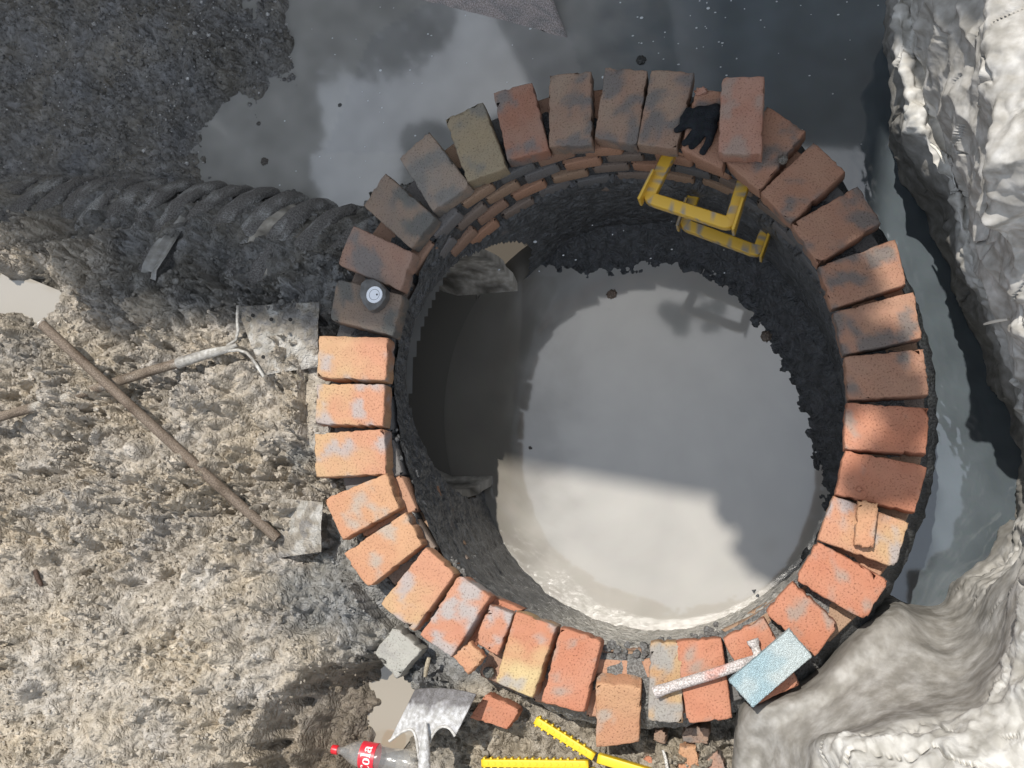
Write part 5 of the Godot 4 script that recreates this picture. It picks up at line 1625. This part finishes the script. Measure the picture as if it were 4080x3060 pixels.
	for t in stones:
		k += 1
		solo("stone", stone_mesh(t[1], k * 7.7, t[2]), mats.stone, t[3], "stone", t[0])
	# the board in the flood
	var s := Shape.new()
	var nn := 22
	var corners: Array = [Vector3(-0.710, -0.400, -2.076), Vector3(-0.596, -0.560, -1.732), Vector3(-1.475, -0.600, -2.022), Vector3(-1.058, -0.440, -2.160)]
	for layer in 2:
		for i in nn:
			for j in nn:
				var u := float(i) / (nn - 1)
				var w := float(j) / (nn - 1)
				var p: Vector3 = (corners[3] as Vector3).lerp(corners[0], u).lerp((corners[2] as Vector3).lerp(corners[1], u), w)
				p.y -= 0.03 * layer
				p.y += 0.004 * bump_noise.get_noise_2d(p.x * 60.0, p.z * 60.0)
				var n: float = bump_noise.get_noise_2d(p.x * 120.0 + p.z * 60.0, p.z * 300.0)
				s.add(p, Color(0.46, 0.40, 0.38).lerp(Color(0.33, 0.31, 0.30), smoothstep(-0.1, 0.35, n)))
	s.sheet(0, nn, nn)
	s.sheet(nn * nn, nn, nn)
	var b := nn * nn
	for i in nn - 1:
		for pair in [[i * nn, (i + 1) * nn], [i * nn + nn - 1, (i + 1) * nn + nn - 1], [i, i + 1], [(nn - 1) * nn + i, (nn - 1) * nn + i + 1]]:
			s.quad(pair[0], pair[1], b + pair[1], b + pair[0])
	s.outward((corners[0] + corners[1] + corners[2] + corners[3]) * 0.25 - Vector3(0, 0.015, 0))
	solo("board", s.mesh(), mats.wood, "weathered board slanting out of the flood water at the top", "board")

func build_stuff() -> void:
	# foam specks on the flood, loose crumbs on the mud
	rng.seed = 99
	var m := SphereMesh.new()
	m.radius = 1.0
	m.height = 2.0
	m.radial_segments = 10
	m.rings = 5
	var mm := MultiMesh.new()
	mm.transform_format = MultiMesh.TRANSFORM_3D
	mm.mesh = m
	mm.instance_count = 230
	var lo: Vector3 = Vector3(-1.805, -0.500, -2.241)
	var hi: Vector3 = Vector3(0.600, -0.500, -0.909)
	for i in 230:
		var p := Vector3(rng.randf_range(lo.x, hi.x), OUTER_WATER, rng.randf_range(lo.z, hi.z))
		if i % 3 == 0:
			p.z = rng.randf_range(lo.z, lo.z + 0.55)
			p.x = rng.randf_range(-0.4, hi.x)
		var r := rng.randf_range(0.0012, 0.0032) * (1.9 if rng.randf() < 0.12 else 1.0)
		mm.set_instance_transform(i, Transform3D(Basis.from_euler(Vector3(0, rng.randf() * 6.0, 0)).scaled(Vector3(r * rng.randf_range(0.8, 1.8), r * 0.45, r)), p))
	var o := MultiMeshInstance3D.new()
	o.name = "foam"
	o.multimesh = mm
	o.material_override = mats.bubble
	o.set_meta("kind", "stuff")
	o.set_meta("label", "specks of foam and bubbles floating on the flood water")
	add_child(o, true)
	var s := Shape.new()
	blob(s, Vector3.ZERO, 1.0, 4.0, Color.WHITE, 0.8)
	s.outward(Vector3.ZERO)
	var cm := MultiMesh.new()
	cm.transform_format = MultiMesh.TRANSFORM_3D
	cm.use_colors = true
	cm.mesh = s.mesh()
	cm.instance_count = 5200
	var a: Vector3 = Vector3(-2.770, -0.050, -1.185)
	var b: Vector3 = Vector3(-0.117, -0.200, 0.645)
	var i := 0
	while i < 5200:
		var x := rng.randf_range(a.x, b.x)
		var z := rng.randf_range(-2.1, b.z)
		var t := atan2(z - RING.y, x - RING.x)
		var past := Vector2(x - RING.x, z - RING.y).length() - inner_radius(t)
		if past < 0.22 or (x > -0.9 and z < -0.45):
			continue
		if bump_noise.get_noise_2d(x * 60.0 + 33.0, z * 60.0) < rng.randf_range(-0.35, 0.3):
			continue
		var h := ground_height(x, z)
		if h < -0.47:
			continue
		var r := rng.randf_range(0.0025, 0.007) * (2.0 if rng.randf() < 0.06 else 1.0)
		cm.set_instance_transform(i, Transform3D(Basis.from_euler(Vector3(rng.randf() * 6.0, rng.randf() * 6.0, 0)).scaled(Vector3(r, r, r)), Vector3(x, h + r * 0.25, z)))
		var col := ground_colour(x, z) * rng.randf_range(0.85, 1.2)
		col.a = 1.0
		cm.set_instance_color(i, col)
		i += 1
	var c := MultiMeshInstance3D.new()
	c.name = "mud_crumbs"
	c.multimesh = cm
	c.material_override = mats.mud
	c.set_meta("kind", "stuff")
	c.set_meta("label", "loose crumbs of mud scattered over the ground")
	add_child(c, true)

func build_gravel() -> void:
	rng.seed = 71
	var s := Shape.new()
	blob(s, Vector3.ZERO, 1.0, 9.0, Color.WHITE, 0.7)
	s.outward(Vector3.ZERO)
	var mm := MultiMesh.new()
	mm.transform_format = MultiMesh.TRANSFORM_3D
	mm.use_colors = true
	mm.mesh = s.mesh()
	mm.instance_count = 7000
	var i := 0
	while i < 7000:
		var x := rng.randf_range(-3.3, -1.45)
		var z := rng.randf_range(-2.65, -1.2)
		if bump_noise.get_noise_2d(x * 40.0, z * 40.0 + 90.0) < rng.randf_range(-0.5, 0.4) - 0.3 * smoothstep(-2.9, -2.2, x):
			continue
		var h := ground_height(x, z)
		if h < -0.505 or h > -0.3:
			continue
		var r := rng.randf_range(0.0016, 0.005) * (2.2 if rng.randf() < 0.07 else 1.0)
		mm.set_instance_transform(i, Transform3D(Basis.from_euler(Vector3(rng.randf() * 6.0, rng.randf() * 6.0, 0)).scaled(Vector3(r, r, r)), Vector3(x, h + r * 0.35, z)))
		var g := rng.randf_range(0.12, 0.34) if rng.randf() < 0.93 else rng.randf_range(0.5, 0.75)
		mm.set_instance_color(i, Color(g, g * 0.98, g * 0.95))
		i += 1
	var o := MultiMeshInstance3D.new()
	o.name = "gravel"
	o.multimesh = mm
	o.material_override = mats.stone
	o.set_meta("kind", "stuff")
	o.set_meta("label", "fine dark gravel on the wet mud at the upper left")
	add_child(o, true)

# ------------------------------------------------------------------ added beyond the frame: blockers made to throw the big shade
func build_added_house() -> void:  # added building, sized from the shadow edge it has to cast
	var high := 8.5
	var l: Vector3 = Vector3(-2.209, 0.000, -0.850)
	var r: Vector3 = Vector3(0.164, 0.000, -0.392)
	l += SUN_LEAN * high
	r += SUN_LEAN * high
	var along := (r - l) * Vector3(1, 0, 1)
	var wide_m := along.length()
	along = along.normalized()
	var back := Vector3(along.z, 0, -along.x)
	if back.z > 0.0:
		back = -back
	var turn := Basis(along, Vector3.UP, -back)
	var mid := (l + r) * 0.5
	var h := thing("added_house", "added building out of view, shaped to throw the broad shade and block sky reflections", "added_house", Vector3(mid.x, 0.8, mid.z))
	var w := Shape.new()
	w.box(back * 4.8 + Vector3(0, (high - 1.0) * 0.5, 0), Vector3(wide_m, high - 1.0, 5.0), turn, Color.WHITE, 0.02)
	piece("wall", w.mesh(), mats.wall_render, h)
	var slab := Shape.new()  # slab without columns, added to cast the broad shade
	slab.box(back * 3.6 + Vector3(0, high - 0.9, 0), Vector3(wide_m, 0.2, 7.2), turn, Color.WHITE, 0.02)
	piece("shade_slab", slab.mesh(), mats.wall_render, h)
	var reflection_block := Shape.new()  # added block that hides the sky from the flood water
	reflection_block.box(along * (wide_m * 0.5 + 1.6) + back * 1.8 + Vector3(0, 1.75, 0), Vector3(3.19, 3.5, 3.4), turn, Color.WHITE, 0.02)
	piece("reflection_block", reflection_block.mesh(), mats.wall_render, h)
	for k in 4:
		var f := Shape.new()
		f.box(along * (wide_m * (k % 2 - 0.5) * 0.5) + back * 2.296 + Vector3(0, 1.6 + 2.8 * (k / 2), 0), Vector3(1.0, 1.1, 0.06), turn, Color.WHITE, 0.01)
		piece("window", f.mesh(), mats.window_glass, h)

func build_added_tree() -> void:
	# added leaf clumps, placed so their shade falls on the right of the ring
	var at: Vector3 = Vector3(0.436, 0.000, -0.591)
	at += SUN_LEAN * 6.0
	var o := thing("added_tree", "added leafy clumps out of view, placed to shade the right of the ring", "added_tree", Vector3(at.x, 0.8, at.z))
	var trunk := Shape.new()
	trunk.tube([Vector3(0.1, -0.1, -0.4), Vector3(0.05, 2.0, -0.2), Vector3(0, 4.4, 0)], [0.16, 0.12, 0.07], 10)
	piece("trunk", trunk.mesh(), mats.wood, o)
	var leaf := Shape.new()
	leaf.add(Vector3(0, 0, -0.04))
	leaf.add(Vector3(0.024, 0.006, 0))
	leaf.add(Vector3(0, 0, 0.04))
	leaf.add(Vector3(-0.024, 0.006, 0))
	leaf.quad(0, 1, 2, 3)
	var clumps := [[Vector3(0.150, 0.000, -1.084), .11], [Vector3(0.179, 0.000, -0.915), .11], [Vector3(0.207, 0.000, -0.737), .09], [Vector3(0.070, 0.000, -1.293), .13], [Vector3(0.038, 0.000, -1.473), .15], [Vector3(0.233, 0.000, -0.551), .08], [Vector3(0.175, 0.000, -1.322), .11], [Vector3(0.214, 0.000, -1.105), .06], [Vector3(0.241, 0.000, -0.909), .06], [Vector3(0.158, 0.000, -1.499), .12], [Vector3(0.266, 0.000, -0.706), .06], [Vector3(0.315, 0.000, -0.521), .07], [Vector3(0.354, 0.000, -0.405), .06], [Vector3(0.373, 0.000, -0.335), .05], [Vector3(0.329, 0.000, -0.194), .075], [Vector3(0.258, 0.000, -0.158), .05], [Vector3(-0.108, 0.000, -0.411), .10], [Vector3(-0.209, 0.000, -0.468), .08], [Vector3(0.005, 0.000, -0.393), .08], [Vector3(-0.047, 0.000, -0.356), .07], [Vector3(0.128, 0.000, -0.401), .05], [Vector3(0.213, 0.000, -0.410), .05], [Vector3(-0.136, 0.000, -0.320), .09], [Vector3(-0.063, 0.000, -0.259), .08]]
	rng.seed = 41
	var place := []
	for c in clumps:
		var mid: Vector3 = c[0] + SUN_LEAN * rng.randf_range(5.2, 6.6)
		var n := int(24000.0 * c[1] * c[1]) + 120
		for i in n:
			var d: Vector3 = Vector3(rng.randfn(), rng.randfn(), rng.randfn()).normalized() * pow(rng.randf(), 0.45) * float(c[1])
			place.append(mid + d - o.position)
	var mm := MultiMesh.new()
	mm.transform_format = MultiMesh.TRANSFORM_3D
	mm.mesh = leaf.mesh()
	mm.instance_count = place.size()
	for i in place.size():
		mm.set_instance_transform(i, Transform3D(Basis.from_euler(Vector3(rng.randfn() * 0.5, rng.randf() * TAU, rng.randfn() * 0.5)), place[i]))
	var shade_leaves := MultiMeshInstance3D.new()
	shade_leaves.name = "shade_leaves"
	shade_leaves.multimesh = mm
	shade_leaves.material_override = mats.leaf
	shade_leaves.set_meta("kind", "stuff")
	o.add_child(shade_leaves, true)

func build_added_post() -> void:
	# added square pillar, placed so its narrow shade falls on the bank face
	var a: Vector3 = Vector3(0.510, -0.020, -1.170)
	var t := (a.z + 2.6) / 0.367
	var left := a.x - 0.133 * t
	var right := left + 0.15
	var s := Shape.new()
	s.box(Vector3(0, 1.6, 0), Vector3(right - left, 3.9, 0.3), Basis.IDENTITY, Color(0.4, 0.39, 0.37), 0.01)
	solo("added_post", s.mesh(), mats.mortar, "added square pillar out of view, placed to shade the face of the clay bank", "shade_post", Vector3((left + right) * 0.5, 0.8, -2.75))

func build_added_left_tree() -> void:
	var at := Vector3(-6.9, 0.8, -7.0)
	var o := thing("added_tree", "added foliage out of view, placed to shade the far left mud and shape the water reflection", "added_tree", at)
	var trunk := Shape.new()
	trunk.tube([Vector3(0.1, -0.1, 0), Vector3(0.0, 2.6, 0.1), Vector3(0, 5.6, 0)], [0.2, 0.15, 0.08], 10)
	piece("trunk", trunk.mesh(), mats.wood, o)
	rng.seed = 43
	var shade_crowns := []
	for p in [Vector3(-2.886, -0.450, -2.254), Vector3(-2.699, -0.450, -2.269), Vector3(-2.530, -0.450, -2.157), Vector3(-2.839, -0.450, -2.010), Vector3(-2.631, -0.450, -2.003), Vector3(-2.466, -0.450, -1.918), Vector3(-2.749, -0.450, -1.788), Vector3(-2.541, -0.450, -1.742), Vector3(-2.646, -0.430, -1.583), Vector3(-2.797, -0.420, -1.596), Vector3(-2.433, -0.440, -1.584), Vector3(-2.393, -0.450, -2.137), Vector3(-2.869, -0.430, -1.773), Vector3(-2.742, -0.350, -1.402), Vector3(-2.804, -0.300, -1.351), Vector3(-2.604, -0.300, -1.312), Vector3(-2.905, -0.300, -1.361), Vector3(-2.488, -0.250, -1.191), Vector3(-3.029, -0.300, -1.353), Vector3(-2.395, -0.300, -1.349), Vector3(-2.322, -0.460, -1.965), Vector3(-2.329, -0.460, -1.762), Vector3(-2.273, -0.460, -1.574), Vector3(-2.203, -0.460, -2.155), Vector3(-2.146, -0.460, -1.921), Vector3(-2.169, -0.480, -1.751), Vector3(-2.136, -0.480, -1.567), Vector3(-2.021, -0.480, -2.139), Vector3(-1.987, -0.480, -1.909), Vector3(-2.011, -0.500, -1.741), Vector3(-1.861, -0.500, -2.085), Vector3(-1.852, -0.500, -1.901), Vector3(-1.981, -0.500, -1.578), Vector3(-2.057, -0.500, -1.429), Vector3(-2.212, -0.450, -1.406), Vector3(-1.762, -0.500, -2.213), Vector3(-2.261, -0.300, -1.224), Vector3(-2.082, -0.180, -1.027), Vector3(-2.238, -0.180, -1.039), Vector3(-2.126, -0.120, -0.910), Vector3(-1.993, -0.120, -0.900), Vector3(-2.426, -0.300, -1.220), Vector3(-2.076, -0.300, -1.171)]:
		shade_crowns.append([p + SUN_LEAN * rng.randf_range(6.2, 6.6), 0.17, 380])  # added clumps, each floating sunward of the ground it shades
	shade_crowns.append_array([[Vector3(-6.95, 6.2, -5.35), 1.2, 3000], [Vector3(-7.3, 6.0, -3.95), 1.2, 2600], [Vector3(-5.8, 6.5, -6.95), 1.1, 2600], [Vector3(-4.5, 6.5, -6.95), 1.1, 2600]])  # larger clumps added to bound the sky reflection in the flood
	leaves(o, shade_crowns)
	var low: Array = [Vector3(-3.328, -0.450, -2.277), Vector3(-3.202, -0.450, -2.038), Vector3(-3.096, -0.420, -1.775), Vector3(-3.074, -0.400, -1.535), Vector3(-3.126, -0.450, -2.247), Vector3(-3.246, -0.400, -1.784), Vector3(-3.101, -0.450, -2.465), Vector3(-3.012, -0.450, -2.077)]
	var base := Vector3(-4.1, 0.8, -3.4)
	var added_bush := thing("added_bush", "added low foliage out of view, placed to shade the far left corner", "added_bush", base)
	var stem := Shape.new()
	stem.tube([Vector3(0.0, -0.1, 0), Vector3(0.02, 0.9, 0.05), Vector3(0, 1.9, 0.1)], [0.05, 0.04, 0.02], 8)
	piece("trunk", stem.mesh(), mats.wood, added_bush)
	var puffs := []  # added foliage, set sunward of the corner it shades
	for p in low:
		puffs.append([p + SUN_LEAN * rng.randf_range(3.0, 3.5), 0.17, 420])
	leaves(added_bush, puffs)

func leaves(o: Node3D, clumps: Array) -> void:
	var leaf := Shape.new()
	leaf.add(Vector3(0, 0, -0.09))
	leaf.add(Vector3(0.05, 0.01, 0))
	leaf.add(Vector3(0, 0, 0.09))
	leaf.add(Vector3(-0.05, 0.01, 0))
	leaf.quad(0, 1, 2, 3)
	var place := []
	for c in clumps:
		for i in c[2]:
			var d: Vector3 = Vector3(rng.randfn(), rng.randfn(), rng.randfn()).normalized() * pow(rng.randf(), 0.45) * float(c[1])
			place.append(c[0] + d - o.position)
	var mm := MultiMesh.new()
	mm.transform_format = MultiMesh.TRANSFORM_3D
	mm.mesh = leaf.mesh()
	mm.instance_count = place.size()
	for i in place.size():
		mm.set_instance_transform(i, Transform3D(Basis.from_euler(Vector3(rng.randfn() * 0.5, rng.randf() * TAU, rng.randfn() * 0.5)), place[i]))
	var shade_leaves := MultiMeshInstance3D.new()
	shade_leaves.name = "shade_leaves"
	shade_leaves.multimesh = mm
	shade_leaves.material_override = mats.leaf
	shade_leaves.set_meta("kind", "stuff")
	o.add_child(shade_leaves, true)

# ------------------------------------------------------------------
func _ready() -> void:
	var cam := Camera3D.new()
	cam.name = "camera"
	cam.fov = 44.0599
	cam.near = 0.05
	cam.far = 400.0
	cam.transform = Transform3D(Basis(Vector3(0.966304, -0.257403, -0.000000), Vector3(0.043380, 0.162851, -0.985697), Vector3(0.253721, 0.952483, 0.168530)), Vector3(0, 2.7, 0))
	add_child(cam)
	var env := Environment.new()
	env.background_mode = Environment.BG_SKY
	var sky := ProceduralSkyMaterial.new()
	sky.sky_top_color = Color(0.81, 0.855, 0.92)
	sky.sky_horizon_color = Color(0.66, 0.67, 0.68)
	sky.ground_bottom_color = Color(0.4, 0.37, 0.33)
	sky.ground_horizon_color = Color(0.6, 0.6, 0.6)
	sky.sky_curve = 0.2
	sky.sky_energy_multiplier = 1.08
	sky.sun_angle_max = 70.0
	sky.sun_curve = 0.12
	env.sky = Sky.new()
	env.sky.sky_material = sky
	env.background_energy_multiplier = 1.0
	env.tonemap_mode = Environment.TONE_MAPPER_LINEAR
	env.tonemap_exposure = 1.0
	env.ambient_light_source = Environment.AMBIENT_SOURCE_SKY
	env.sdfgi_enabled = true
	env.ssao_enabled = true
	env.ssil_enabled = true
	var we := WorldEnvironment.new()
	we.name = "world"
	we.environment = env
	add_child(we)
	var sun := DirectionalLight3D.new()
	sun.name = "sun"
	sun.light_energy = 1.5
	sun.light_color = Color(1.0, 0.98, 0.95)
	sun.light_angular_distance = 0.5
	sun.shadow_enabled = true
	add_child(sun)
	sun.look_at_from_position(SUN_LEAN * 10.0, Vector3.ZERO, Vector3.FORWARD)
	bump_noise = noise(FastNoiseLite.TYPE_SIMPLEX_SMOOTH, 0.1, 3, 1)
	tone_noise = noise(FastNoiseLite.TYPE_SIMPLEX_SMOOTH, 0.1, 2, 2)
	clod_noise = noise(FastNoiseLite.TYPE_CELLULAR, 1.0, 1, 3)
	clod_noise.cellular_return_type = FastNoiseLite.RETURN_DISTANCE
	billow = noise(FastNoiseLite.TYPE_SIMPLEX_SMOOTH, 1.0, 1, 8)
	crack_noise = noise(FastNoiseLite.TYPE_SIMPLEX_SMOOTH, 1.0, 2, 4)
	make_materials()
	looks["GREY"] = [Color(0.33, 0.32, 0.29), Color(0.37, 0.36, 0.32), Color(0.27, 0.26, 0.24), 0.5]
	build_ground()
	build_water()
	build_bank()
	build_manhole()
	build_sludge()
	build_pipe()
	build_shovels()
	build_tools()
	build_glove()
	build_loose_irons()
	build_bottle()
	build_litter()
	build_stuff()
	build_gravel()
	build_added_house()
	build_added_tree()
	build_added_left_tree()
	build_added_post()
